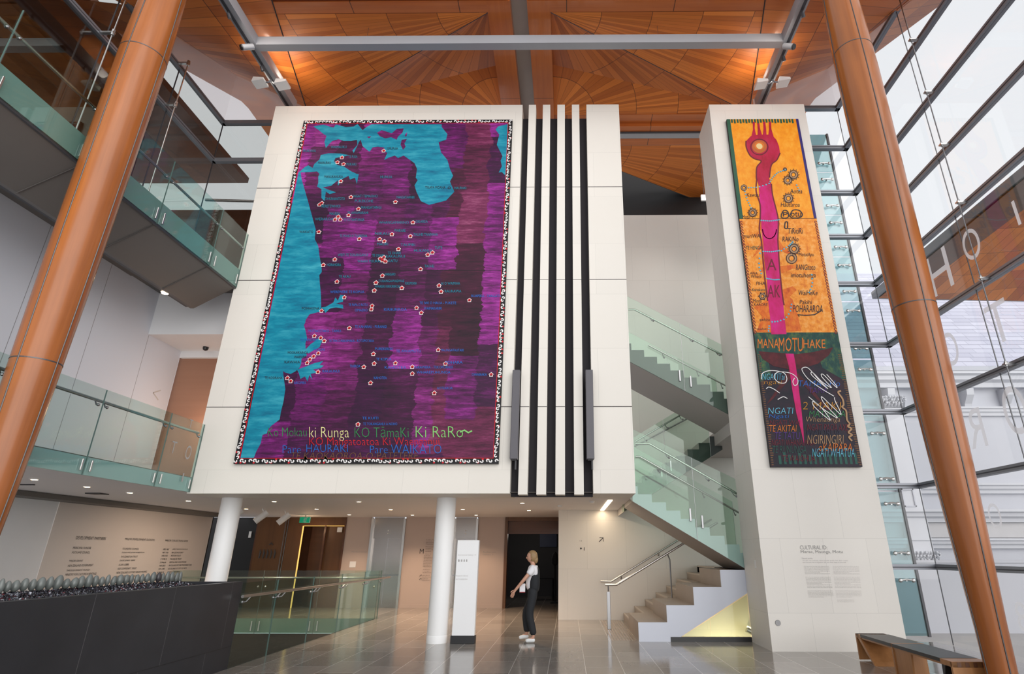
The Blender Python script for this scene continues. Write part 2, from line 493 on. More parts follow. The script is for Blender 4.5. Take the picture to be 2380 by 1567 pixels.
        o = bpy.data.objects.new(name, me)
        COL.objects.link(o)
        if parent:
            o.parent = parent
        else:
            o.location = o0
        ORG[o.name] = o0
        return o

ORG = {}
def tag(o, label, cat, group=None):
    o['label'] = label; o['category'] = cat
    if group: o['group'] = group
    return o
def thing(name, label, cat, loc=(0, 0, 0), group=None):
    o = bpy.data.objects.new(name, None)
    COL.objects.link(o)
    o.location = loc
    o.empty_display_size = .1
    ORG[o.name] = Vector(loc)
    return tag(o, label, cat, group)
def structure(o, label=None, cat=None):
    o['kind'] = 'structure'
    if label: o['label'] = label
    if cat: o['category'] = cat
    return o
def sroot(name, label, cat, loc=(0, 0, 0)):
    return structure(thing(name, label, cat, loc))
KIDS = {}
def copy_tree(o, loc, label, group=None, rz=None):
    r = o.copy(); COL.objects.link(r); r.location = loc; ORG[r.name] = Vector(loc)
    if rz is not None: r.rotation_euler.z = rz
    r['label'] = label
    if group: r['group'] = group
    def rec(src, dst):
        for ch in list(src.children):
            c = ch.copy(); COL.objects.link(c); c.parent = dst
            rec(ch, c)
    rec(o, r)
    return r

_fc = {}
def text_pts(body, shear=0.0, thin=0.0):
    """filled outline of a line of lettering, scaled to a unit box"""
    k = (body, shear, thin)
    if k in _fc: return _fc[k]
    cu = bpy.data.curves.new('lettering', 'FONT')
    cu.body = body; cu.resolution_u = 6 if len(body) < 3 else 2; cu.shear = shear; cu.offset = -thin
    ob = bpy.data.objects.new('lettering', cu)
    COL.objects.link(ob)
    bpy.context.view_layer.update()
    me = bpy.data.meshes.new_from_object(ob.evaluated_get(bpy.context.evaluated_depsgraph_get()))
    vs = [v.co.copy() for v in me.vertices]; fs = [tuple(p.vertices) for p in me.polygons]
    bpy.data.objects.remove(ob); bpy.data.curves.remove(cu); bpy.data.meshes.remove(me)
    if vs:
        x0, x1 = min(v.x for v in vs), max(v.x for v in vs)
        y0, y1 = min(v.y for v in vs), max(v.y for v in vs)
        vs = [((v.x - x0) / max(x1 - x0, 1e-6), (v.y - y0) / max(y1 - y0, 1e-6)) for v in vs]
        asp = (x1 - x0) / max(y1 - y0, 1e-6)
    else: asp = 1
    _fc[k] = (vs, fs, asp)
    return _fc[k]
def text_add(mb, body, o, ux, uz, shear=0.0, thin=0.0):
    """put lettering on a plane: o lower-left corner, ux and uz the box's edges (vectors)"""
    vs, fs, _ = text_pts(body, shear, thin)
    o, ux, uz = Vector(o), Vector(ux), Vector(uz)
    mb.add([o + ux * a + uz * b for a, b in vs], fs)
    return mb

# ================================================================== THE SETTING
YF = 11.25            # front plane of the big wall and the pier
XL = -7.33            # edge of the left balconies
# ---- floor
f = MB()
for x0, x1, y0, y1 in ((-5.05, 7.15, -3, 12.45), (-5.05, 2.08, 12.45, 19.6), (-10.8, -5.05, 16.54, 19.6), (2.08, 7.15, 14.35, 16.3), (-3.0, 0.0, 19.6, 25), (-10.8, -3.0, 19.6, 20.6)):
    f.box(x0, x1, y0, y1, -.28, 0)
structure(f.build('floor', 'floor'), 'polished grey stone tile floor', 'floor')
# basement floor under the openings
b = MB(); b.box(-12, 7.2, 2, 19.6, -3.3, -3.1)
structure(b.build('floor_basement', 'dark'), 'dark floor of the level below', 'floor')
b = MB(); b.box(-10.8, -5.1, 16.56, 16.6, -3.1, -.36)
M['low_wall'] = plain('dark brown lower wall', (.022, .017, .014), .4)
structure(b.build('wall_basement', 'low_wall'), 'dark wall below the floor edge', 'wall')
b = MB(); b.box(-10.8, -5.06, 16.53, 16.545, -.34, 0)
structure(b.build('trim_1', 'teal_low'), 'pale teal floor edge behind the far balustrade', 'floor edge')
b = MB(); b.box(-5.07, -5.045, 9.55, 16.54, -.34, -.0)
structure(b.build('trim_2', 'darkgrey'), 'dark floor edge beside the opening', 'floor edge')

# ---- the big wall with its black slots
wr = sroot('wall_front', 'tall cream limestone wall block over the undercroft, with black vertical slots', 'wall', (-3, YF, 2.68))
w = MB(); w.box(-7.36, -1.115, YF, 12.3, 2.68, 12.17); w.box(.494, 1.307, YF, 12.3, 2.68, 12.17)
w.build('stone_face', 'stone', wr)
for x0, x1 in ((-.955, -.775), (-.602, -.417), (-.237, -.05), (.128, .312)):
    w = MB(); w.box(x0, x1, YF, 11.55, 2.66, 12.17); w.build('stone_fin', 'stone', wr)
w = MB(); w.box(-1.115, .494, 11.5, 11.58, 2.64, 11.95); w.build('black_recess', 'black_gap', wr)
for z in (4.386, 7.262, 9.70):
    w = MB()
    w.box(-7.362, -1.115, YF - .002, YF + .01, z - .008, z + .008); w.box(.494, 1.309, YF - .002, YF + .01, z - .008, z + .008)
    for x0, x1 in ((-.955, -.775), (-.602, -.417), (-.237, -.05), (.128, .312)):
        w.box(x0, x1, YF - .002, YF + .01, z - .006, z + .006)
    w.build('open_joint', 'slot', wr)
# ---- the pier on the right
pr = sroot('wall_right', 'free standing cream limestone pier right of the stairs', 'wall', (4.75, YF, 0))
w = MB(); w.box(3.575, 5.95, YF, 12.40, 0, 12.15); w.build('stone_face', 'pier', pr)
w = MB(); w.bbox(3.568, 3.576, 11.63, 11.70, 1.34, 1.48, .003); w.build('switch_plate', 'white_metal', pr)

# ---- undercroft ceiling and upper floor slabs
c = MB(); c.box(-10.8, 1.37, 12.3, 19.6, 2.72, 2.96); c.box(-10.8, -7.36, 3.0, 12.3, 2.72, 2.96); c.box(-7.36, 1.307, 11.6, 12.3, 2.70, 2.9)
structure(c.build('ceiling_undercroft', 'ceil_paint'), 'low white ceiling of the undercroft', 'ceiling')
c = MB(); c.box(-6.9, .9, 11.36, 11.42, 2.705, 2.72); c.box(-6.9, .9, 11.50, 11.52, 2.705, 2.72)
structure(c.build('trim_3', 'slot'), 'dark slot diffuser along the undercroft ceiling edge', 'trim')
c = MB(); c.box(-10.78, -10.35, 3.0, 17.9, 2.62, 2.715)
structure(c.build('trim_4', 'soffit'), 'dark grey shadow gap above the sponsor wall', 'trim')
c = MB(); c.box(XL - .01, XL + .012, 3.0, YF - .02, 2.71, 2.97)
structure(c.build('trim_5', 'teal_edge'), 'pale teal edge of the lower balcony slab', 'slab edge')
# second balcony slab: wedge soffit
c = MB(); c.prism([(XL, 7.40), (XL, 7.09), (XL - .03, 7.06), (-8.13, 6.58), (-8.20, 6.58), (-8.20, 7.38), (-9.73, 7.38), (-9.73, 7.40)], 'y', 3.0, 11.24)
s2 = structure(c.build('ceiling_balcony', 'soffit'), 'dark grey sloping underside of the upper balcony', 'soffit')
c = MB()
for y in (5.5, 7.0, 8.65, 10.24):
    c.prism([(XL - .035, 7.052), (XL - .02, 7.05), (-8.13, 6.565), (-8.14, 6.575)], 'y', y - .006, y + .006)
c.build('panel_joint', 'slot', s2)
c = MB(); c.box(XL - .01, XL + .012, 3.0, 11.24, 7.10, 7.52)
M['teal_up'] = plain('teal upper slab edge', (.24, .34, .34), .5, var=.05)
structure(c.build('trim_6', 'teal_up'), 'pale teal edge of the upper balcony slab', 'slab edge')
c = MB(); c.box(XL - .015, XL + .02, 3.0, 11.24, 7.05, 7.10)
structure(c.build('trim_7', 'darkgrey'), 'dark metal channel under the upper balcony glass', 'trim')
c = MB(); c.box(-9.73, XL, 3.0, 12.2, 7.40, 7.52)
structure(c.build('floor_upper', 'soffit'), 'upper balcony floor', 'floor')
c = MB(); c.box(-8.29, -8.20, 3.0, 11.2, 6.60, 6.74)
structure(c.build('trim_8', 'black_metal'), 'black track slot beside the upper soffit', 'trim')

# ---- left walls
l = MB(); l.box(-11.1, -10.8, 2, 18.0, -3.2, 2.72)
structure(l.build('wall_left', 'white_paint'), 'grey white wall left of the planter', 'wall')
l = MB(); l.box(-10.8, -10.785, 12.42, 17.95, .0, 2.62)
structure(l.build('wall_sponsor', 'sponsor_wall'), 'pale panel wall carrying the lists of donors', 'wall')
n_ = NT('tall grey wall panels'); x_, y_, z_ = n_.pos()
ln_ = n_.line(n_.math('ADD', n_.math('DIVIDE', y_, 1.53), .01), .004)
M['grey_panels'] = n_.bsdf(n_.mix(n_.math('MULTIPLY', ln_, .8), (.68, .70, .77), (.16, .16, .17)), .55)
l = MB(); l.box(-10.0, -9.73, 2, 12.2, 2.96, 7.42); l.box(-10.0, -9.73, 12.2, 13.4, 2.96, 6.36)
structure(l.build('wall_left_upper', 'grey_panels'), 'tall light grey panelled wall behind the lower balcony', 'wall')
l = MB(); l.box(-9.73, -6.9, 12.2, 12.35, 6.35, 7.52); l.box(-9.73, -6.9, 12.35, 13.5, 6.36, 6.5); l.box(-9.73, -6.9, 13.4, 13.5, 6.19, 6.36)
structure(l.build('wall_bulkhead', 'white_paint'), 'white bulkhead over the corridor opening', 'wall')
l = MB(); l.box(-9.8, -6.9, 13.5, 13.6, 2.96, 6.25)
structure(l.build('wall_corridor', 'clay_timber'), 'brown lining at the end of the corridor', 'wall')
l = MB(); l.box(-9.73, XL, 3, 13.5, 2.955, 2.985)
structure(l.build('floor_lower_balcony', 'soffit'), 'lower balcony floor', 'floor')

# ---- undercroft back wall
bw = sroot('wall_back', 'clay coloured back wall of the undercroft', 'wall', (-4, 19.6, 0))
def bx(px, py=1300): return U(px, py, y=19.6).x
l = MB()
for x0, x1 in ((-7.30, -6.46), (-5.33, -3.76), (-2.94, -2.05)):
    l.box(x0, x1, 19.6, 19.8, 0, 2.72)
l.build('plaster', 'pink_wall', bw)
l = MB()
for x0, x1 in ((-7.30, -6.46), (-5.33, -3.76), (-2.94, -2.05)):
    l.box(x0, x1, 19.59, 19.6, 0, .10)
structure(l.build('baseboard_back', 'pink_wall'), 'clay skirting on the back wall', 'baseboard')
l = MB(); l.box(-12.5, -10.2, 19.75, 19.85, -.0, 2.72); l.box(-12.5, -10.8, 18.0, 18.05, -3, 2.72)  # black sheets paint in the darkness of the unlit room behind
structure(l.build('wall_unlit_sheet', 'dark'), 'black sheets standing for the unlit opening at the left end of the undercroft', 'wall')
l = MB(); l.box(-.25, -.13, 16.6, 19.6, 0, 2.72); l.box(-.25, -.11, 19.6, 25, 0, 2.72)
structure(l.build('wall_return', 'dark_timber'), 'dark return beside the doorway', 'wall')
l = MB(); l.box(-.25, 7.0, 16.3, 16.6, -3, 12.2)
structure(l.build('wall_stair', 'stone_warm'), 'cream stone wall behind the stairs', 'wall')
l = MB(); l.box(.9, 7.2, 16.45, 16.55, 12.2, 15.6)
structure(l.build('wall_clerestory', 'dark'), 'dark glazed band above the stair wall', 'wall')
l = MB(); l.prism([(2.08, -3.2), (5.6, -3.2), (5.6, 1.08), (3.95, 1.0), (2.3, .06), (2.08, -.02)], 'y', 14.30, 14.36)
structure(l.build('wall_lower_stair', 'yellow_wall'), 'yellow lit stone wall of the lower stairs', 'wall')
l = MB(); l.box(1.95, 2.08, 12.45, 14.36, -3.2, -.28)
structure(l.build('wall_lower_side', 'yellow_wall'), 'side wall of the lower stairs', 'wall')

# ---- timber wall and lobby doors at the back left
d1 = sroot('door_1', 'brown timber doors with a lit gold edge at the back left', 'doors', (-8.8, 19.5, 0))
l = MB(); l.box(-10.2, -9.25, 19.6, 19.7, 0, 2.72); l.box(-9.25, -7.3, 19.62, 19.72, 2.45, 2.72); l.build('timber_surround', 'brown_wall', d1)
l = MB(); l.box(-10.3, -7.2, 20.5, 20.6, 0, 2.72); l.box(-7.3, -7.2, 19.8, 20.5, 0, 2.72); l.box(-10.3, -10.2, 19.7, 20.5, 0, 2.72); l.box(-10.3, -7.2, 19.7, 20.6, 2.72, 2.8); l.build('lobby_lining', 'dark_timber', d1)
l = MB(); l.box(-9.2, -8.72, 19.60, 19.66, 0, 2.45); l.build('door_leaf', 'brown_wall', d1)
l = MB(); l.box(-8.66, -7.95, 20.2, 20.26, 0, 2.45); l.build('door_leaf', 'dark_timber', d1)
l = MB(); l.box(-7.95, -7.3, 19.70, 19.76, 0, 2.45); l.build('door_leaf', 'brown_wall', d1)
l = MB(); l.box(-8.72, -8.69, 19.585, 19.62, 0, 2.45); l.box(-8.69, -7.33, 19.60, 19.62, 2.44, 2.455); l.build('gold_edge', 'gold_strip', d1)
for x in (-9.30, -9.22):
    l = MB(); l.box(x, x + .018, 19.575, 19.6, 0, 2.68); l.build('steel_edge', 'steel_dark', d1)
l = MB(); l.box(-7.99, -7.93, 19.57, 19.64, 0, 2.45); l.box(-7.34, -7.29, 19.57, 19.66, 0, 2.72); l.build('door_frame', 'dark_timber', d1)
l = MB(); l.bbox(-7.56, -7.40, 19.56, 19.59, 2.25, 2.40, .004); l.build('closer_box', 'white_metal', d1)
l = MB(); l.bbox(-10.52, -10.44, 19.70, 19.74, 2.08, 2.28, .004)
tag(l.build('wall_switch', 'white_metal'), 'small white box on the blacked out opening left of the timber doors', 'switch')
b = MB()
for q in range(5):
    x = -9.98 + q * .12
    b.tube([(x, 19.585, 1.45), (x + .02, 19.585, 1.62), (x - .01, 19.585, 1.72)], [.022, .03, .01], 6)
b.tube([(-9.72, 19.585, 1.86), (-9.66, 19.585, 1.92), (-9.60, 19.585, 1.86)], .018, 6)
tag(b.build('wall_emblem', 'ink'), 'dark emblem on the brown timber beside the black opening', 'wall emblem')

# lifts
def lift(n, x0, x1, label):
    r = sroot('door_%d' % n, label, 'lift doors', ((x0 + x1) / 2, 19.6, 0))
    l = MB(); l.box(x0, x0 + .07, 19.56, 19.75, 0, 2.68); l.box(x1 - .07, x1, 19.56, 19.75, 0, 2.68); l.build('door_frame', 'steel', r)
    l = MB(); l.box(x0 + .07, x1 - .07, 19.64, 19.7, 2.06, 2.72); l.build('transom_panel', 'lift_steel', r)
    xm = (x0 + x1) / 2
    l = MB(); l.box(x0 + .07, xm - .004, 19.70, 19.74, 0, 2.06); l.build('door_leaf', 'lift_steel', r)
    l = MB(); l.box(xm + .004, x1 - .07, 19.70, 19.74, 0, 2.06); l.build('door_leaf', 'lift_steel', r)
    l = MB(); l.box(x0 + .07, x1 - .07, 19.685, 19.70, .93, .97); l.build('door_rail', 'steel_dark', r)
    for z in (2.30, 2.21):
        l = MB(); l.ball((xm, 19.635, z), .022, (1, .4, 1)); l.build('indicator_light', 'white_metal', r, True)
lift(2, -6.46, -5.33, 'steel lift doors left of the white round column in front')
lift(3, -3.76, -2.94, 'steel lift doors behind the white totem sign')
# doorway to the dark gallery
d4 = sroot('door_4', 'dark open doorway to a gallery at the back', 'doorway', (-1.0, 19.6, 0))
l = MB(); l.box(-2.05, -1.96, 19.52, 19.8, 0, 2.70); l.box(-2.05, -.25, 19.55, 19.8, 2.60, 2.72); l.build('door_frame', 'brown_wall', d4)
l = MB(); l.box(-1.96, -.25, 19.7, 19.75, 2.2, 2.60); l.build('door_head', 'dark_timber', d4)
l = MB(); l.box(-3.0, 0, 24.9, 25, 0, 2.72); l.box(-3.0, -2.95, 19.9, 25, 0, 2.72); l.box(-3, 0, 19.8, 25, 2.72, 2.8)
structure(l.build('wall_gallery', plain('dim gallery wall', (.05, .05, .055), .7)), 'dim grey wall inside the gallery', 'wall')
l = MB(); l.box(-1.15, -.45, 24.8, 24.88, 1.85, 2.35)
tag(l.build('gallery_picture', 'blue'), 'dark blue picture on the far wall inside the doorway', 'picture')
l = MB(); l.box(-1.3, -.5, 22.6, 23.2, .72, .76)
tb = thing('gallery_table', 'black table inside the dark doorway', 'table', (-.9, 22.9, 0))
l.build('table_top', 'black_cloth', tb)
for x in (-1.25, -.55):
    for y in (22.65, 23.15):
        l = MB(); l.tube([(x, y, 0), (x, y, .72)], .025, 8); l.build('leg', 'black_metal', tb)
tag(MB().lathe((-.45, 21.6, 0), [(.16, 0), (.16, .02), (.03, .05), (.03, 1.2), (.10, 1.25), (.13, 1.4), (.09, 1.58), (.02, 1.66)], 16).build('floor_stand', 'black_cloth', None, True),
    'slim dark stand at the right side of the doorway', 'stand')

# ================================================================== BALUSTRADES
def bracket_mb(p, q):
    m = MB(); p, q = Vector(p), Vector(q)
    mid = (p + q) / 2 + Vector((0, 0, -.03))
    m.tube([p, mid, q], .011, 6)
    m.ball(p, .024, n=8, m=6)
    return m
def balustrade_y(name, label, x, joints, zb, zt, rail_dx, rail_z, clamp, mat='clear2', rail_ext=(0, 0), group=None, skip_rail=False):
    r = thing(name, label, 'balustrade', (x, joints[0], zb), group)
    for a, b_ in zip(joints, joints[1:]):
        g = MB(); g.box(x - .009, x + .009, a + .008, b_ - .008, zb, zt); g.build('glass_pane', mat, r)
        e = MB(); e.box(x - .0095, x + .0095, b_ - .009, b_ - .004, zb, zt); e.build('pane_edge', 'teal_dark_edge', r)
        for y in (a + .09, b_ - .09):
            if clamp:
                c_ = MB(); c_.bbox(x + .01, x + .03, y - .014, y + .014, clamp[0], clamp[1], .003); c_.build('clamp', 'steel', r)
            bracket_mb((x, y, rail_z - .09), (x + rail_dx, y + .03, rail_z - .02)).build('bracket', 'steel_dark', r, True)
    t = MB(); t.tube([(x + rail_dx, joints[0] + rail_ext[0], rail_z), (x + rail_dx, joints[-1] + rail_ext[1], rail_z)], .024, 10)
    t.build('handrail', 'steel', r, True)
    return r
M['teal_dark_edge'] = plain('pane edge', (.10, .16, .15), .3)

balustrade_y('glass_balustrade', 'glass balustrade of the lower left balcony, just above the sponsor wall', XL + .03, [3.8, 5.45, 7.05, 8.65, 10.235, 11.235], 2.70, 4.02, -.09, 3.85, (2.76, 2.93))
balustrade_y('glass_balustrade', 'glass balustrade of the upper left balcony, above the grey sloping soffit', XL + .03, [3.9, 5.5, 6.98, 8.65, 10.24, 11.235], 7.08, 8.42, -.09, 8.11, (7.13, 7.36))
balustrade_y('glass_balustrade', 'floor level glass balustrade running away beside the polished floor, with bright handrail', -5.05, [9.55, 10.72, 12.23, 13.76, 15.29, 16.62], -.30, 1.17, .10, .985, None, 'clear2', (-.12, .45))
# far balustrade across the opening
r = thing('glass_balustrade', 'far glass balustrade across the floor opening, facing the camera', 'balustrade', (-7.5, 16.54, -.3))
xs = [-10.7, -9.7, -8.19, -6.66, -5.08]
for a, b_ in zip(xs, xs[1:]):
    g = MB(); g.box(a + .008, b_ - .008, 16.505, 16.52, -.36, 1.17); g.build('glass_pane', 'clear2', r)
    e = MB(); e.box(b_ - .008, b_ - .002, 16.503, 16.522, -.36, 1.17); e.build('pane_edge', 'teal_dark_edge', r)
    for x in (a + .1, b_ - .1):
        c_ = MB(); c_.bbox(x - .014, x + .014, 16.48, 16.505, -.29, -.06, .003); c_.build('clamp', 'steel', r)
        c_ = MB(); c_.ball((x, 16.49, .77), .03, n=8, m=6); c_.build('glass_button', 'steel', r, True)
t = MB(); t.tube([(-10.7, 16.62, .985), (-5.1, 16.62, .985)], .022, 10); t.build('handrail', 'steel', r, True)

# faint vinyl letters on the lower balcony glass and the arrow on the corridor return
lw = thing('glass_lettering', 'faint vinyl letters on the last pane of the lower left balcony glass', 'lettering', (XL + .05, 10.8, 3.0))
for body, px, py, h in (('T', 404, 1040, .22), ('O', 438, 1052, .26), ('I', 425, 1110, .16), ('T', 444, 985, .16)):
    p = U(px, py, x=XL + .045); w_ = h * (.25 if body == 'I' else .62)
    m = MB(); text_add(m, body, (XL + .045, p.y - w_ / 2, p.z - h / 2), (0, w_, 0), (0, 0, h)); m.build('vinyl_letter', 'ink_grey', lw)
a_ = U(356, 913, x=-9.728); m = MB()
for dy, dz in ((.22, .12), (.22, -.12)):
    m.ribbon([(-9.727, a_.y - .0, a_.z), (-9.727, a_.y + dy, a_.z + dz)], .03, 'x')
tag(m.build('wall_arrow', 'ink_pale'), 'pale arrow on the light wall beside the corridor opening', 'wall sign')

# ================================================================== LEFT UPPER SCREEN AND RIGHT FACADE
def zline(y): return 13.01 + .495 * (y - 9.79)      # where the canopy meets the glass
s = sroot('window_1', 'steel framed glass screen behind the upper left balcony', 'glass screen', (-9.3, 8, 7.5))
GX = -9.3
for z in (7.58, 11.25, 12.49):
    l = MB(); l.box(GX - .05, GX + .06, 2.8, 12.25, z - .055, z + .055); l.box(GX, -6.9, 12.15, 12.26, z - .055, z + .055); l.build('transom', 'alu', s)
    l = MB(); l.box(GX + .058, GX + .064, 2.8, 12.14, z - .012, z + .004); l.build('gasket', 'alu_dark', s)
for a, b_ in ((2.8, 6.3), (6.3, 8.45), (8.45, 10.35), (10.35, 12.2)):
    for z0, z1 in ((7.63, 11.2), (11.3, 12.44)):
        l = MB(); l.box(GX - .006, GX + .006, a + .006, b_ - .006, z0, z1); l.build('glass_pane', 'screen', s)
    l = MB(); l.box(GX - .012, GX + .012, b_ - .007, b_ + .007, 7.6, 12.45); l.build('glass_joint', 'alu_dark', s)
    l = MB(); l.flat([(GX, a, 12.54), (GX, b_, 12.54), (GX, b_, max(12.56, zline(b_))), (GX, a, max(12.56, zline(a)))]) if False else l.add([(GX, a, 12.54), (GX, b_, 12.54), (GX, b_, max(12.56, zline(b_))), (GX, a, max(12.56, zline(a)))], [(0, 1, 2, 3)])
    if zline(b_) > 12.6: l.build('clerestory_pane', 'fac_high', s)
for z0, z1 in ((7.63, 11.2), (11.3, 12.44)):
    l = MB(); l.box(GX, -6.9, 12.2, 12.21, z0, z1); l.build('glass_pane', 'screen', s)
l = MB(); l.add([(GX, 12.2, 12.54), (-6.9, 12.2, 12.54), (-6.9, 12.2, 13.05), (-7.3, 12.2, 13.1), (GX, 12.2, 14.2)], [(0, 1, 2, 3, 4)]); l.build('clerestory_pane', 'fac_high', s)
for y in (6.3, 8.28, 10.2):
    l = MB(); l.tube([(-9.0, y, 7.6), (-9.0, y, 12.5)], .013, 8); l.build('tie_rod', 'steel', s, True)
    for z in (11.25, 12.49):
        l = MB(); l.box(GX, -8.97, y - .03, y + .03, z - .02, z + .02); l.tube([(-9.0, y, z - .07), (-9.0, y, z + .07)], .035, 8); l.build('rod_bracket', 'steel', s)
p0, p1 = U(478, 465, y=12.05), U(592, 468, y=12.05)
l = MB(); l.tube([p0, p1], .035, 10); l.bbox(p0.x + 1.45, p0.x + 1.58, 12.0, 12.08, p0.z + .03, p0.z + .14, .005)
tag(l.build('wall_rail', 'steel', None, True), 'short steel rail with a small box beside the left edge of the big wall', 'rail')

s = sroot('window_2', 'tall glazed facade along the right side', 'glass facade', (7.2, 5, 0))
FX = 7.2
ZT = [0.02, 1.36, 2.90, 4.45, 5.98, 7.50, 8.77, 10.03, 11.40, 12.70]
FY = [-3, .3, 3.25, 6.2, 9.08, 12.0]
for z in ZT[1:]:
    l = MB(); l.box(FX - .05, FX + .07, -3, 12.06, z - .05, z + .05); l.box(5.95, FX + .07, 11.94, 12.06, z - .05, z + .05); l.build('transom', 'alu', s)
    l = MB(); l.box(FX - .056, FX - .05, -3, 11.94, z - .012, z + .006); l.box(5.95, FX, 11.934, 11.94, z - .012, z + .006); l.build('gasket', 'alu_dark', s)
for z0, z1 in zip(ZT, ZT[1:]):
    for a, b_ in zip(FY, FY[1:]):
        l = MB(); l.box(FX - .005, FX + .005, a + .006, b_ - .006, z0 + .05, z1 - .05); l.build('glass_pane', 'facade', s)
    l = MB(); l.box(5.95, FX, 11.995, 12.005, z0 + .05, z1 - .05); l.build('glass_pane', 'facade', s)
for y in FY[1:]:
    l = MB(); l.box(FX - .008, FX + .008, y - .005, y + .005, 0, 12.7); l.build('glass_joint', 'alu_dark', s)
for a, b_ in zip(FY[1:], FY[2:]):
    if zline(b_) > 12.8:
        l = MB(); l.add([(FX, a, 12.74), (FX, b_, 12.74), (FX, b_, zline(b_)), (FX, a, max(12.76, zline(a)))], [(0, 1, 2, 3)]); l.build('clerestory_pane', 'fac_high', s)
l = MB(); l.add([(FX, 12.0, 12.74), (5.0, 12.0, 12.74), (5.0, 12.0, 13.05), (FX, 12.0, 14.1)], [(0, 1, 2, 3)]); l.build('clerestory_pane', 'fac_high', s)
for y in (8.68, 5.8, 2.85):
    l = MB(); l.tube([(7.02, y, .02), (7.02, y, 12.72)], .011, 8); l.build('tie_rod', 'steel_dark', s, True)
    for z in ZT[1:]:
        l = MB(); l.box(6.98, FX, y - .035, y + .035, z - .03, z + .0); l.tube([(7.02, y, z - .05), (7.02, y, z + .03)], .026, 8)
        l.build('rod_bracket', 'steel', s)
# vinyl letters on the facade, mirrored from inside
def decal(body, top, bot, asp, px=0):
    a, b_ = U(*top, x=FX - .012), U(*bot, x=FX - .012)
    h = a.z - b_.z; w = h * asp; yc = (a.y + b_.y) / 2
    m = MB(); text_add(m, body, (FX - .012, yc - w / 2, b_.z), (0, w, 0), (0, 0, h))
    m.build('vinyl_letter', 'frost', s)
decal('H', (2170, 590), (2196, 676), .75); decal('O', (2262, 523), (2252, 612), .72); decal('T', (2316, 700), (2326, 798), .70)
decal('C', (2206, 770), (2216, 850), .55); decal('R', (2262, 950), (2272, 1042), .62); decal('O', (2352, 895), (2366, 1012), .62)
decal('O', (2304, 1170), (2320, 1229), .72); decal('I', (2350, 470), (2374, 520), .14)
decal('8', (2374, 1400), (2380, 1470), .6)
decal('Q', (2248, 1300), (2256, 1340), .7) if False else None
# inner teal glass beside the pier, with spider clamps
t = thing('teal_glass_screen', 'teal tinted glass screen with spider clamps right behind the pier', 'glass screen', (6.7, 13, 0))
for z0, z1 in zip(ZT, ZT[1:]):
    l = MB(); l.box(5.7, 7.37, 12.99, 13.01, z0 + .02, z1 - .02); l.build('glass_pane', 'teal_glass', t)
    l = MB(); l.box(7.33, 7.38, 12.97, 13.03, z0, z1); l.build('edge_trim', 'alu_dark', t)
for z in ZT[1:-1]:
    for dz in (-.28, .25):
        l = MB(); l.tube([(6.95, 12.93, z + dz), (7.08, 12.93, z + dz + .02), (7.22, 12.93, z + dz)], .022, 8)
        l.ball((6.95, 12.93, z + dz), .045, (1, .7, 1), 8, 6); l.ball((7.22, 12.93, z + dz), .045, (1, .7, 1), 8, 6); l.tube([(7.08, 12.93, z + dz), (7.08, 12.99, z + dz)], .02, 6)
        l.build('spider_clamp', 'steel', t, True)

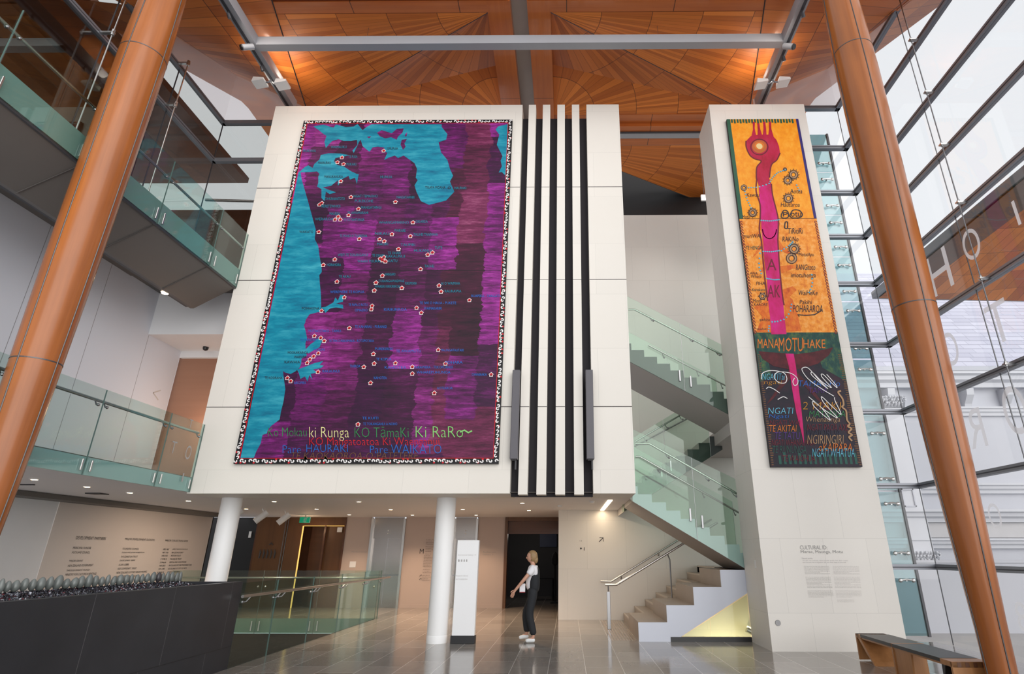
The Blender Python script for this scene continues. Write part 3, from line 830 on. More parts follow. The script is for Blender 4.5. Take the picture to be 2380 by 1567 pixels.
# ================================================================== TIMBER CANOPY CEILING
CXM = -1.07
cl = sroot('ceiling', 'fan planked kauri timber ceiling pods', 'ceiling', (CXM, 11, 13))
def fan(name, O, P, Q, nplank, mat, n=24, m=8, bow=0.0, vs=1.0):
    """planked triangle fanning from O to the edge P-Q"""
    mb = MB(); mb.uv = []
    O, P, Q = Vector(O), Vector(P), Vector(Q)
    for i in range(n + 1):
        e = P.lerp(Q, i / n)
        for j in range(m + 1):
            t = j / m
            p = O.lerp(e, t)
            p.z += bow * math.sin(PI * t) * math.sin(PI * i / n)
            mb.v.append(tuple(p)); mb.uv.append((i / n * nplank, (e - O).length * t * vs))
    for i in range(n):
        for j in range(m):
            a = i * (m + 1) + j
            mb.f.append((a, a + 1, a + m + 2, a + m + 1))
    return mb.build(name, mat, cl, 'all')
def pod(sx, y0, row):
    W = lambda dx, y, z: (CXM + sx * dx, y0 + y, z)
    # perimeter frames (underside boards with thickness)
    def fr(x0, x1, ya, yb, mat, z0=13.0, z1=13.25):
        a, b_ = sorted((CXM + sx * x0, CXM + sx * x1))
        l = MB(); l.box(a, b_, y0 + ya, y0 + yb, z0, z1); l.build('frame_board', mat, cl)
    fr(.19, 6.2, -.5, -.06, 'pod_frame') if row == 0 else None; fr(.19, .71, 0, 4.2, 'pod_frame_y', 13.0, 13.55); fr(.71, 6.2, 0, .28, 'pod_frame'); fr(.71, 6.2, 3.95, 4.2, 'pod_frame')
    A = W(.71, .29, 13.0)
    fan('timber_facet', A, W(5.5, .29, 13.0), W(6.12, 3.46, 13.0), 22, 'pod')
    hinge = MB(); hinge.tube([W(5.42, -.1, 12.992), W(5.68, 1.2, 12.992), W(5.95, 2.6, 12.992), W(6.13, 3.5, 12.992), W(6.24, 4.1, 12.992)], .013, 6); hinge.build('hinge_gap', 'dark', cl)
    l = MB(); l.tube([A, W(6.12, 3.46, 12.995)], .009, 6); l.build('edge_strip', 'alu_dark', cl)
    if row == 0:
        D = W(6.12, 3.46, 13.14)
        fan('timber_facet', (A[0], A[1], 13.16), D, W(.71, 2.15, 13.42), 20, 'pod_shade', bow=.10)
        fan('timber_facet', W(.71, 3.6, 13.1), W(.71, 2.15, 13.42), D, 20, 'pod', n=24)
        fan('timber_facet', W(.71, 3.6, 13.1), D, W(6.1, 3.95, 13.1), 6, 'pod', n=6)
        l = MB(); a, b_ = sorted((CXM + sx * .71, CXM + sx * 6.2)); l.box(a, b_, y0 + 3.6, y0 + 3.96, 13.1, 13.2); l.build('frame_board', 'pod_frame', cl)
    else:
        l = MB(); q = Vector(W(6.12, 3.46, 13.0)); aa = Vector(A)
        l.add([aa, q, q + Vector((0, 0, .35)), aa + Vector((0, 0, .35)), aa + Vector((0, .02, 0)), q + Vector((0, .02, 0)), q + Vector((0, .02, .35)), aa + Vector((0, .02, .35))],
              [(0, 1, 2, 3), (7, 6, 5, 4), (0, 4, 5, 1), (3, 2, 6, 7), (0, 3, 7, 4), (1, 5, 6, 2)]); l.build('edge_fascia', 'beam_beige', cl)
    # outer facet rising to the glass line, then outside canopy
    pts = [(5.25, -1.0, 13.0, -1.0), (5.68, 1.2, 13.0, 1.2), (5.95, 2.6, 13.0, 2.6), (6.24, 4.1, 13.0, 4.1)]
    if row == 0:
        mb = MB(); mb.uv = []
        for i in range(25):
            yy = 8.6 + 10 * i / 24
            for j in range(5):
                mb.v.append((CXM + sx * (8.24 + (1.6 if sx < 0 else 1.1) * j / 4), yy, min(zline(yy), 15.6) + .25 * j / 4)); mb.uv.append((i * .9, 2.2 * j / 4))
        for i in range(24):
            for j in range(4):
                k = i * 5 + j; mb.f.append((k, k + 1, k + 6, k + 5))
        mb.build('outer_facet', 'pod', cl, 'all')
    for (a, b_) in zip(pts, pts[1:]):
        g0 = W(8.3, a[3], zline(y0 + a[3]) if row == 0 else 15); g1 = W(8.3, b_[3], zline(y0 + b_[3]) if row == 0 else 15)
        mb = MB(); mb.uv = []
        h0, h1 = Vector(W(a[0], a[1], 13.0)), Vector(W(b_[0], b_[1], 13.0))
        for i in range(9):
            for j in range(9):
                p = h0.lerp(h1, i / 8).lerp(Vector(g0).lerp(Vector(g1), i / 8), j / 8)
                mb.v.append(tuple(p)); mb.uv.append((i / 8 * 7 + 40 * a[1], j / 8 * 2.4))
        for i in range(8):
            for j in range(8):
                k = i * 9 + j; mb.f.append((k, k + 1, k + 10, k + 9))
        mb.build('outer_facet', 'pod', cl, 'all')
for sx in (-1, 1):
    pod(sx, 9.03, 0); pod(sx, 13.5, 1)
l = MB(); l.box(CXM - .19, CXM + .19, 8.6, 17.5, 13.3, 13.5); l.build('centre_slot', 'beam_beige', cl)
l = MB(); l.box(-8.5, 6.3, 13.24, 13.47, 12.98, 13.3); l.build('cross_beam', 'gantry', cl)
l = MB(); l.box(-8.5, 6.3, 13.20, 13.24, 12.96, 13.0); l.build('cross_beam', 'alu_dark', cl)
l = MB(); l.box(-9.4, 7.25, 8.9, 13.2, 15.6, 15.7); structure(l.build('ceiling_roof', 'dark_timber'), 'roof deck above the pods', 'roof')
# roof outside on the left, seen through the screen
n_r = MB(); n_r.box(-15, -11.15, 2, 16.5, 13.7, 13.9); n_r.box(-15, -13.0, 2, 14, 7.0, 13.6); n_r.box(-14, -7.0, 16.5, 16.7, 7.5, 12.6)
oc = thing('outer_canopy', 'dark timber roof and wall seen through the upper left screen', 'canopy', (-13, 8, 7)); n_r.build('timber_roof', 'dark_timber', oc)
l = MB(); l.box(-12.9, -9.75, 2, 14, 7.3, 7.5); l.build('timber_floor', 'dark_timber', oc)
for q, (y, w_) in enumerate(((5.0, .9), (6.6, .45), (7.3, .8), (8.3, .8))):
    l = MB(); l.box(-12.98, -12.95, y, y + w_, 9.55, 9.85); l.build('high_window', emitter('daylit high window %d' % q, (.62, .80, .88), .55), oc)
tag(MB().bbox(-11.2, -10.2, 8.2, 10.9, 7.5, 8.9, .02).build('counter', 'cabinet'), 'pale grey cabinet behind the glass of the upper left balcony', 'cabinet')

# ================================================================== TIMBER COLUMNS
PROF = [(.155, 0), (.17, .8), (.20, 1.6), (.235, 2.5), (.262, 3.6), (.285, 4.8), (.303, 6.0), (.316, 7.4), (.324, 8.6), (.325, 9.4), (.318, 9.9), (.302, 10.6), (.275, 11.5), (.245, 12.4), (.22, 13.2)]
def rad(z):
    for (r0, z0), (r1, z1) in zip(PROF, PROF[1:]):
        if z0 <= z <= z1: return r0 + (r1 - r0) * (z - z0) / (z1 - z0)
    return PROF[-1][0]
def timber_column(cx, cy, a0, rings, label):
    t = thing('timber_column', label, 'column', (cx, cy, 0), 'tapered timber columns')
    fine = []
    for i in range(67):
        z = 13.2 * i / 66; fine.append((rad(z), z))
    m = MB(); m.lathe((cx, cy, 0), fine, 48); m.build('shaft', 'kauri_col', t, True)
    for k in range(4):
        a = a0 + k * PI / 2
        m = MB(); m.tube([(cx + (r_ + .001) * math.cos(a), cy + (r_ + .001) * math.sin(a), z) for r_, z in fine], .009, 6); m.build('seam_strip', 'seam', t, True)
    for z in rings:
        m = MB(); r_ = rad(z); m.lathe((cx, cy, 0), [(r_ - .02, z - .009), (r_ + .003, z - .008), (r_ + .003, z + .008), (r_ - .02, z + .009)], 48); m.build('ring', 'seam', t)
aL = math.atan2(-7.0, 6.95); aR = math.atan2(-7.6, -5.05)
timber_column(-6.95, 7.0, aL + math.radians(47), (3.93, 9.2), 'polished orange timber column in front of the left balconies')
timber_column(5.05, 7.6, aR + math.radians(31), (4.95, 9.85), 'darker backlit timber column in front of the glass facade')

# white round columns
for px, lab in ((1013, 'white round column left of the totem sign'), (None, 'white round column behind the black planter wall')):
    x, y = (-2.525, 12.25) if px else (-7.02, 12.25)
    t = thing('round_column', lab, 'column', (x, y, 0), 'white round columns')
    m = MB(); m.lathe((x, y, 0), [(.197, -3 if px is None else .0), (.197, 2.72)], 40); m.build('shaft', 'col_white', t, True)
    if px:
        m = MB(); m.lathe((x, y, 0), [(.2, 0), (.2, .13), (.197, .135)], 40); m.build('base_ring', 'col_white', t, True)

# ================================================================== LIGHTING GANTRY
g = thing('lighting_gantry', 'grey U shaped steel lighting gantry hung under the timber ceiling', 'gantry', (-1.2, 9.7, 12.4))
for x0, x1, tx in ((-7.28, -7.06, -7.2), (4.88, 5.08, 5.0)):
    m = MB(); m.box(x0, x1, 3, 11.6, 12.4, 12.66); m.build('rail', 'gantry', g)
    m = MB(); m.box(tx - .03, tx + .03, 3, 11.6, 12.385, 12.4); m.build('light_track', 'alu_dark', g)
m = MB(); m.box(-7.06, 4.88, 9.6, 9.79, 12.4, 12.64); m.build('cross_beam', 'gantry', g)
for x in (-4.6, 2.1):
    m = MB(); m.tube([(x, 9.7, 12.64), (x, 9.7, 13.0)], .006, 6); m.build('hanger_wire', 'steel', g)
def spot(x, y, z, kind, label, aim=(.3, .6, -1)):
    if kind == 'tube':
        t = thing('spotlight', label, 'spotlight', (x, y, z), 'spotlights on the gantry')
        d = Vector(aim).normalized(); c = Vector((x, y, z - .12))
        m = MB(); m.tube([c - d * .13, c + d * .13], .068, 14); m.build('housing', 'gantry', t, True)
        m = MB(); m.tube([c + d * .12, c + d * .15], [.07, .06], 14); m.build('lens_ring', 'black_metal', t, True)
        m = MB(); m.tube([(x, y, z), (x, y, z - .1)], .015, 8); m.build('bracket', 'alu_dark', t)
    elif kind == 'panel':
        t = thing('floodlight', label, 'floodlight', (x, y, z), 'floodlights on the gantry')
        sgn = aim[0]
        m = MB(); cx = x + sgn * .26
        m.prism([(cx - .14, z - .16), (cx + .14, z - .10), (cx + .13, z - .04), (cx - .12, z - .02)], 'y', y - .13, y + .13); m.build('housing', 'white_metal', t)
        m = MB(); m.tube([(x, y, z), (x + sgn * .06, y, z - .07), (cx, y, z - .07)], .02, 8); m.build('bracket', 'alu', t)
    else:
        t = thing('spotlight', label, 'spotlight', (x, y, z), 'small spotlights on the gantry')
        m = MB(); m.tube([(x, y, z), (x, y, z - .07)], .012, 6); m.build('bracket', 'alu_dark', t)
        m = MB(); m.tube([(x, y, z - .06), (x + .03, y + .05, z - .15)], [.035, .04], 10); m.build('housing', 'alu_dark', t)
spot(-7.2, 9.55, 12.39, 'tube', 'grey spotlight at the left corner of the gantry', (-.5, -.4, -.5))
spot(5.0, 9.62, 12.39, 'tube', 'grey spotlight at the right corner of the gantry', (.4, -.4, -.5))
spot(-7.2, 10.62, 12.39, 'panel', 'pale floodlight left of the left gantry rail', (-1, 0, 0))
spot(-7.2, 10.68, 12.39, 'panel', 'pale floodlight right of the left gantry rail', (1, 0, 0))
spot(5.0, 10.75, 12.39, 'panel', 'pale floodlight left of the right gantry rail', (-1, 0, 0))
spot(5.0, 10.70, 12.39, 'panel', 'pale floodlight right of the right gantry rail', (1, 0, 0))
spot(-7.2, 8.75, 12.39, 'small', 'small dark spotlight high on the left gantry rail near the photo top')
spot(-7.2, 10.15, 12.39, 'small', 'small dark spotlight on the left gantry rail below the beam')
spot(5.0, 8.8, 12.39, 'small', 'small dark spotlight high on the right gantry rail near the photo top')
spot(5.0, 9.95, 12.39, 'small', 'small dark spotlight on the right gantry rail below the beam')

# ================================================================== UNDERCROFT LIGHTS AND SIGNS
NAMES = ['first', 'second', 'third', 'fourth', 'fifth', 'sixth']
ROWS = {'left': (-8.63, [9.33, 10.4, 11.47, 13.32, 15.8]), 'second': (-6.75, [13.48, 15.84, 18.27]), 'third': (-4.82, [13.55, 16.06, 18.37]),
        'fourth': (-2.84, [15.99, 18.37]), 'right': (-1.07, [13.9, 16.32])}
proto = None
for rn, (x, ys) in ROWS.items():
    for i, y in enumerate(ys):
        lab = 'round recessed downlight, %s from the front in the %s row of the undercroft ceiling' % (NAMES[i], rn if rn in ('left', 'right') else rn + ' row from the left'.replace('row ', ''))
        lab = lab.replace('row of', 'row of') if rn in ('left', 'right') else 'round recessed downlight, %s from the front in the %s row from the left' % (NAMES[i], rn)
        if proto is None:
            proto = thing('downlight', lab, 'downlight', (x, y, 2.72), 'recessed ceiling downlights')
            m = MB(); m.lathe((x, y, 2.712), [(.055, 0), (.07, .004), (.07, .012), (.05, .012)], 20); m.build('trim_ring', 'white_metal', proto)
            m = MB(); m.lathe((x, y, 2.708), [(.045, 0), (.045, .008)], 20); m.build('lamp', 'lamp_warm', proto)
        else:
            copy_tree(proto, (x, y, 2.72), lab, 'recessed ceiling downlights')
        ld = bpy.data.lights.new('downlight_beam', 'SPOT'); ld.energy = 165; ld.color = (1, .70, .47); ld.spot_size = math.radians(115); ld.spot_blend = .8; ld.shadow_soft_size = .05
        lo = bpy.data.objects.new('downlight_beam', ld); COL.objects.link(lo); lo.location = (x, y, 2.68)
q = U(385, 676, x=-8.25)
t = thing('downlight', 'single warm downlight in the slot beside the upper grey soffit', 'downlight', (-8.25, q.y, 6.60))
m = MB(); m.lathe((-8.25, q.y, 6.575), [(.06, 0), (.075, .03)], 16); m.build('lamp', 'lamp_warm', t)
t = thing('strip_light', 'warm linear strip light in the ceiling beside the stairs', 'strip light', (.95, 15.2, 2.71))
m = MB(); m.box(.90, 1.0, 13.1, 16.25, 2.705, 2.72); m.build('diffuser', 'lamp_strip', t)
for x, y, lab in ((-.2, 14.6, 'square grey ceiling sensor left of the strip light'), (.55, 13.4, 'round white smoke detector near the strip light')):
    m = MB(); m.lathe((x, y, 2.675), [(.05, 0), (.06, .03), (.06, .045)], 16); tag(m.build('smoke_detector', 'white_metal'), lab, 'smoke detector')
m = MB(); m.bbox(-9.55, -9.25, 11.5, 11.75, 2.70, 2.725, .005); tag(m.build('ceiling_vent', 'darkgrey'), 'small dark ceiling vent behind the left balcony downlights', 'vent')
m = MB(); m.bbox(-9.5, -9.25, 10.0, 10.05, 2.70, 2.725, .004); tag(m.build('ceiling_vent', 'darkgrey'), 'narrow dark slot vent between the left balcony downlights', 'vent')
q = U(490, 812, y=13.3)
m = MB(); m.lathe((q.x, 13.1, 6.27), [(.02, 0), (.055, .02), (.065, .06), (.065, .09)], 16); tag(m.build('camera_dome', 'black_metal', None, True), 'black dome security camera under the white corridor bulkhead', 'security camera')
m = MB(); m.bbox(-8.75, -8.62, 13.36, 13.4, 6.2, 6.34, .01); tag(m.build('wall_sensor', 'white_metal'), 'small white sensor on the corridor header', 'sensor')

# three tubular spotlights under the ceiling at the left
for i, (px, py, lab) in enumerate(((548, 1186, 'white tubular spotlight, leftmost of three beside the left round column'), (608, 1193, 'white tubular spotlight, middle of three under the left ceiling'), (660, 1199, 'white tubular spotlight, rightmost of three near the exit sign'))):
    p = U(px, py, y=14.8 + i * .9)
    t = thing('tube_spotlight', lab, 'spotlight', (p.x, p.y, 2.72), 'tubular spotlights')
    d = Vector((-.62, -.25, -.62)).normalized(); c = Vector((p.x, p.y, min(p.z, 2.5)))
    m = MB(); m.tube([c - d * .19, c + d * .17], .085, 16); m.build('housing', 'white_metal', t, True)
    m = MB(); m.tube([c - d * .1, (c.x, c.y, 2.72)], .016, 8); m.build('stem', 'white_metal', t)
    ld = bpy.data.lights.new('tube_beam', 'SPOT'); ld.energy = 38; ld.color = (1, .74, .54); ld.spot_size = math.radians(100); ld.spot_blend = 1; ld.shadow_soft_size = .05
    lo = bpy.data.objects.new('tube_beam', ld); COL.objects.link(lo); lo.location = c + d * .2; lo.rotation_euler = Vector((-.8, -.15 - .25 * (2 - i) * 0, -.45)).to_track_quat('-Z', 'Y').to_euler()
t = thing('exit_sign', 'green running man exit sign hanging over the timber doors', 'exit sign', (-8.2, 18.5, 2.48))
m = MB(); m.bbox(-8.37, -8.04, 18.5, 18.54, 2.49, 2.66, .004); m.build('sign_panel', 'exit_green', t)
m = MB()
m.ball((-8.20, 18.497, 2.632), .016, (1, .2, 1), 8, 6)
for pts in ([(-8.20, 2.615), (-8.215, 2.57)], [(-8.215, 2.57), (-8.19, 2.545), (-8.205, 2.51)], [(-8.215, 2.57), (-8.235, 2.54), (-8.255, 2.535)], [(-8.20, 2.61), (-8.175, 2.59)], [(-8.20, 2.61), (-8.23, 2.60), (-8.235, 2.58)]):
    m.ribbon([(a, 18.497, b_) for a, b_ in pts], .014)
m.box(-8.165, -8.155, 18.496, 18.499, 2.51, 2.645); m.box(-8.165, -8.12, 18.496, 18.499, 2.635, 2.645)
m.build('pictogram', 'sign_white', t)
m = MB(); m.box(-8.05, -8.035, 18.495, 18.5, 2.49, 2.66); m.build('edge_strip', 'sign_white', t)
m = MB(); m.tube([(-8.2, 18.52, 2.655), (-8.2, 18.52, 2.72)], .01, 6); m.build('hanger', 'alu', t)

# white totem sign
t = thing('totem_sign', 'tall white totem sign with black base beside the round column', 'sign', (-2.0, 12.15, 0))
m = MB(); m.bbox(-2.215, -1.785, 12.1, 12.24, .135, 1.85, .004); m.build('panel', 'sign_white', t)
m = MB(); m.bbox(-2.235, -1.77, 12.085, 12.26, 0, .135, .004); m.build('base', 'black_metal', t)
def sign_text(mb, body, x, y, z, h, w=None, shear=0):
    asp = text_pts(body, shear)[2]
    text_add(mb, body, (x, y, z), (w or h * asp, 0, 0), (0, 0, h), shear)
m = MB()
sign_text(m, 'International Gallery 1-4', -2.19, 12.098, 1.555, .03, .36)
sign_text(m, 'Research library', -2.205, 12.098, 1.17, .034, .24); sign_text(m, 'and mezzanine', -2.205, 12.098, 1.115, .034, .23)
m.build('pale_lettering', 'ink_pale', t)
m = MB()
for i, x in enumerate((-2.18, -2.12, -2.07, -2.02)):
    m.box(x, x + .022, 12.096, 12.099, 1.45, 1.475); m.ball((x + .011, 12.097, 1.486), .008, (1, .2, 1), 8, 6)
    if i == 0: m.box(x + .028, x + .036, 12.096, 12.099, 1.45, 1.49)
m.build('pictograms', 'ink_grey', t)

# lettering on the walls
m = MB()
for body, x, z, h, w_ in (('Members lounge', -7.0, 1.62, .05, .5), ('Auditorium', -2.75, 1.62, .05, .42), ('Gallery 3', -2.75, 1.54, .05, .34)):
    sign_text(m, body, x, 19.585, z, h, w_)
tag(m.build('wall_text', 'ink_grey'), 'small grey wall lettering on the clay wall either side of the lifts', 'wall text')
t = thing('wall_directory', 'black directory lettering headed by a big M on the clay wall between the lifts', 'wall text', (-4.1, 19.585, 1.2))
q = U(975, 1287, y=19.58); m = MB(); sign_text(m, 'M', q.x, 19.585, q.z, .14)
DX = q.x + .18; z = U(984, 1255, y=19.58).z
for i in range(26):
    if i in (4, 8, 17, 20): z -= .035
    if i < 24: sign_text(m, random.choice(['Mezzanine', 'Members', 'Library', 'Gallery 12', 'Auditorium', 'Lounge']), DX + (0 if i < 9 else -.03), 19.585, z, .022, random.uniform(.18, .34))
    z -= .047
for z in (.92, .82):
    m.ribbon([(DX - .12, 19.585, z), (DX - .06, 19.585, z + .05), (DX - .05, 19.585, z + .01)], .014)
m.build('lettering', 'ink', t)
m = MB(); m.bbox(-7.02, -6.82, 19.585, 19.6, 1.18, 1.36, .003); tag(m.build('wall_notice', 'white_paint'), 'small pale notice on the clay wall left of the first lift', 'notice')
# arrow sign on the stair wall
m = MB(); a_, b_ = U(1392, 1260, y=16.29), U(1402, 1250, y=16.29)
m.ribbon([a_, b_], .018); m.ribbon([b_ + Vector((-.10, 0, .005)), b_, b_ + Vector((.005, 0, -.10))], .016)
tag(m.build('wall_arrow', 'ink'), 'small black diagonal arrow on the stone wall under the strip light', 'wall sign'); m = MB()
for px, py in ((1352, 1259),):
    p = U(px, py, y=16.29); sign_text(m, '1-2', p.x - .05, 16.29, p.z, .035)
p = U(1352, 1278, y=16.29); m.ball((p.x - .02, 16.29, p.z + .03), .025, (1, .1, 1), 8, 6); m.box(p.x + .06, p.x + .075, 16.285, 16.292, p.z - .02, p.z + .06)
tag(m.build('wall_figures', 'ink'), 'small black figures on the stone wall left of the stair handrail', 'wall sign')

# sponsor lettering on the left wall (reads along +y)
def wall_lines(lines, y0, z0, name, label, mats=('ink', 'ink')):
    t = thing(name, label, 'wall text', (-10.76, y0, z0))
    for body, dy, z, h, w_, k in lines:
        m = MB(); text_add(m, body, (-10.78, y0 + dy, z), (0, w_, 0), (0, 0, h)); m.build('text_line', mats[k], t)
wall_lines([('DEVELOPMENT PARTNERS', 0, 1.885, .068, .86, 0), ('PRINCIPAL FUNDER', 0, 1.685, .05, .50, 0), ('AUCKLAND COUNCIL', 0, 1.595, .046, .50, 1), ('MAJOR GRANT', 0, 1.415, .05, .37, 0),
            ('NEW ZEALAND GOVERNMENT', 0, 1.325, .046, .70, 1), ('THROUGH MANAT\u016a TAONGA -', 0, 1.235, .046, .66, 1), ('MINISTRY FOR CULTURE & HERITAGE', 0, 1.145, .046, .86, 1), ('CAPITAL CAMPAIGN', 0, .955, .05, .55, 0)],
           13.10, 1.0, 'wall_text', 'black lettering headed DEVELOPMENT PARTNERS on the left wall')
wall_lines([('MAJOR DEVELOPMENT DONORS', 0, 1.885, .066, 1.05, 0)] + [(b_, 0, 1.68 - i * .09, .046, w_, 0 if i == 0 else 1) for i, (b_, w_) in enumerate((('FOUNDERS COUNCIL', .55), ('SUSAN AND JOHN ROBERTSON', .78), ('THE EDMISTON TRUST', .58), ('DAME JENNY GIBBS', .52), ('ALAN GIBBS', .34), ('ASB COMMUNITY TRUST', .64), ('NEW ZEALAND LOTTERY GRANTS BOARD', 1.05), ('FREELANDER FOUNDATION', .72)))],
           14.58, 1.0, 'wall_text', 'black lettering headed MAJOR DEVELOPMENT DONORS on the left wall')
wall_lines([('MAJOR COLLECTION GIFTS', 0, 1.885, .062, .96, 0)] + [(a_, 0, 1.68 - i * .082, .042, .24, 1) for i, a_ in enumerate(('1882-1887', '1887-1926', '1909-1932', '1982', '1966', '1969-2010', '1971-1991', '1993'))] +
           [(b_, .38, 1.68 - i * .082, .042, w_, 1) for i, (b_, w_) in enumerate((('JAMES TANNOCK MACKELVIE', .66), ('SIR GEORGE GREY', .50), ('MOTION TRUST', .42), ('MACKELVIE TRUST', .48), ('BERTHA AND COLIN MOORE', .72), ('AUCKLAND PICTURE PURCHASE FUND', 1.0), ('AUCKLAND SOCIETY OF ARTS', .80), ('GRANT V PARTRIDGE', .54)))],
           16.05, 1.0, 'wall_text', 'black lettering headed MAJOR COLLECTION GIFTS on the left wall')
# exhibition text on the pier
t = thing('wall_text', 'grey exhibition text headed CULTURAL ID on the pier under the tall painting', 'wall text', (4.7, YF, 1.0))
YT = YF - .004
def U2(px, py): return U(px, py, y=YT)
m = MB()
def line_px(mb, body, x0, x1, y0, y1):
    a_, b_ = U2(x0, y1), U2(x1, y0); text_add(mb, body, a_, (b_.x - a_.x, 0, 0), (0, 0, b_.z - a_.z))
line_px(m, 'CULTURAL ID:', 1860, 1922, 1268, 1277.5); line_px(m, 'Marae, Maunga, Motu', 1862, 1958, 1279, 1288.5)
m.build('heading', 'ink_grey', t)
m = MB()
line_px(m, 'Painted works', 1864, 1888, 1296, 1300); line_px(m, 'acrylic on canvas, lent by the artist for this room', 1866, 1970, 1302, 1305); line_px(m, 'and shown here together for the first time in the hall', 1866, 1966, 1306.5, 1309.5)
m.build('caption', 'ink_pale', t)
WORDS = 'the works painted here speak of land and people and the names of places along the coast where marae stand and maunga rise above the motu of the gulf'.split()
def para(x0, x1, y0, y1, n, slant, mat):
    mb = MB()
    for i in range(n):
        yy = y0 + (y1 - y0) * i / n; xx = x0 + slant * i / n
        body = ' '.join(random.choice(WORDS) for _ in range(9))
        line_px(mb, body, xx, xx + (x1 - x0) * (1 if i % 6 != 5 else .6), yy, yy + (y1 - y0) / n * .62)
    mb.build('paragraph', mat, t)
para(1868, 1926, 1316, 1336, 7, 4, 'ink_grey'); para(1872, 1930, 1341, 1368, 9, 5, 'ink_grey'); para(1877, 1935, 1373, 1390, 6, 3, 'ink_grey')
para(1936, 1996, 1316, 1336, 7, 2, 'ink_pale'); para(1938, 1998, 1341, 1368, 9, 4, 'ink_pale'); para(1942, 2001, 1373, 1390, 6, 3, 'ink_pale'); para(1946, 1985, 1394, 1402, 2, 1, 'ink_pale')
p = U(1808, 1448, y=YF)
m = MB(); m.lathe((p.x, 0, 0), [(.045, 0), (.05, .008)], 16); m.v = [(a, YF - .012 + (c), p.z + (b_)) for a, b_, c in m.v]
tag(m.build('wall_stud', 'steel_dark'), 'small round metal stud low on the pier', 'stud')

# ================================================================== STAIRS
p = U(1637, 460, y=14.2)
t = thing('floodlight', 'small pale floodlight high beside the pier, above the stair wall', 'floodlight', p)
m = MB(); m.bbox(p.x - .1, p.x + .1, p.y - .04, p.y + .04, p.z - .1, p.z + .1, .01); m.build('housing', 'white_metal', t)
m = MB(); m.tube([p, (p.x, p.y, 13.0)], .006, 6); m.build('stem', 'alu', t)
STAIR_FLOOD = p
st = thing('staircase', 'cream and grey staircase zigzagging between the big wall and the pier', 'staircase', (2.5, 14.3, 0))
Y0, Y1, Y2, Y3 = 12.41, 14.3, 14.4, 16.28
sx_ = [1.385, 1.95, 2.505, 3.075, 3.9]; sz_ = [.338, .645, .974, 1.293]
for i, pl_ in enumerate(([(1.385, 0), (2.05, 0), (2.648, .338), (1.385, .338)], [(1.95, .338), (2.648, .338), (3.19, .645), (1.95, .645)], [(2.505, .645), (3.19, .645), (3.77, .974), (2.505, .974)], [(3.075, .974), (3.77, .974), (4.0, 1.1), (4.0, 1.293), (3.075, 1.293)])):
    m = MB(); m.prism(pl_, 'y', Y0 + .02, Y2 - .03); m.build('seat_block', 'tread', st)
poly = [(1.38, 0), (1.38, .338), (1.95, .338), (1.95, .645), (2.505, .645), (2.505, .974), (3.075, .974), (3.075, 1.293), (5.6, 1.293), (5.6, 1.06), (3.9, 1.06), (3.635, .896), (2.05, 0)]
m = MB(); m.prism(poly, 'y', Y0, Y0 + .02); m.build('stringer', 'lavender', st)
m = MB(); m.box(3.44, 5.6, Y0 + .02, Y3, 1.10, 1.293); m.build('landing', 'tread', st)
for k in range(1, 9):
    xk = 1.16 + .285 * k
    m = MB(); m.box(xk, min(xk + .6, 3.9), Y2 - .03, Y3, .163 * (k - 1), .163 * k); s_ = m.build('step', 'tread', st)
    n_ = MB(); n_.box(xk - .004, xk + .03, Y2 - .03, Y3, .163 * k - .03, .163 * k + .003); n_.build('nosing', 'nosing', s_)
def flight(name, x0, zt0, run, rise, n, slope, xb, zb, ya, yb, mat, side):
    """stepped slab; steps fall (or climb) from x0 to the right by run; underside line z = zb + slope (x - xb)"""
    top = []
    xs_, x0_ = 1.375, x0
    x, z = x0, zt0
    for k in range(n):
        if slope < 0:
            top += [(x, z), (x + run, z)]
            x += run; z -= rise
        else:
            top += [(x, z), (x + run, z)]
            x += run; z += rise
    xe = x
    top[0] = (xs_, top[0][1]); x0 = xs_
    poly = [(x0, zb + slope * (x0 - xb))] + top + [(xe, zb + slope * (xe - xb))]
    m = MB(); m.prism(poly, 'y', ya, yb); fl = m.build(name, mat, st)
    m = MB(); m.prism(poly, 'y', ya - .012, ya); m.build('side_plate', side, fl)
    return fl
flight('lower_flight', 1.20, 2.944, .291, .1665, 10, -.591, 1.367, 2.635, 12.45, Y1, 'stair_soffit', 'lavender')
flight('back_flight', 1.26, 3.07, .294, .1645, 9, .591, 2.101, 2.985, Y2, Y3, 'stair_soffit', 'stair_shade')
m = MB(); m.box(3.72, 5.6, Y0 + .02, Y3, 4.14, 4.47); m.build('landing', 'stair_soffit', st)
flight('upper_flight', 1.20, 6.19, .291, .1665, 10, -.577, 1.47, 5.719, 12.45, Y1, 'stair_soffit', 'stair_shade')

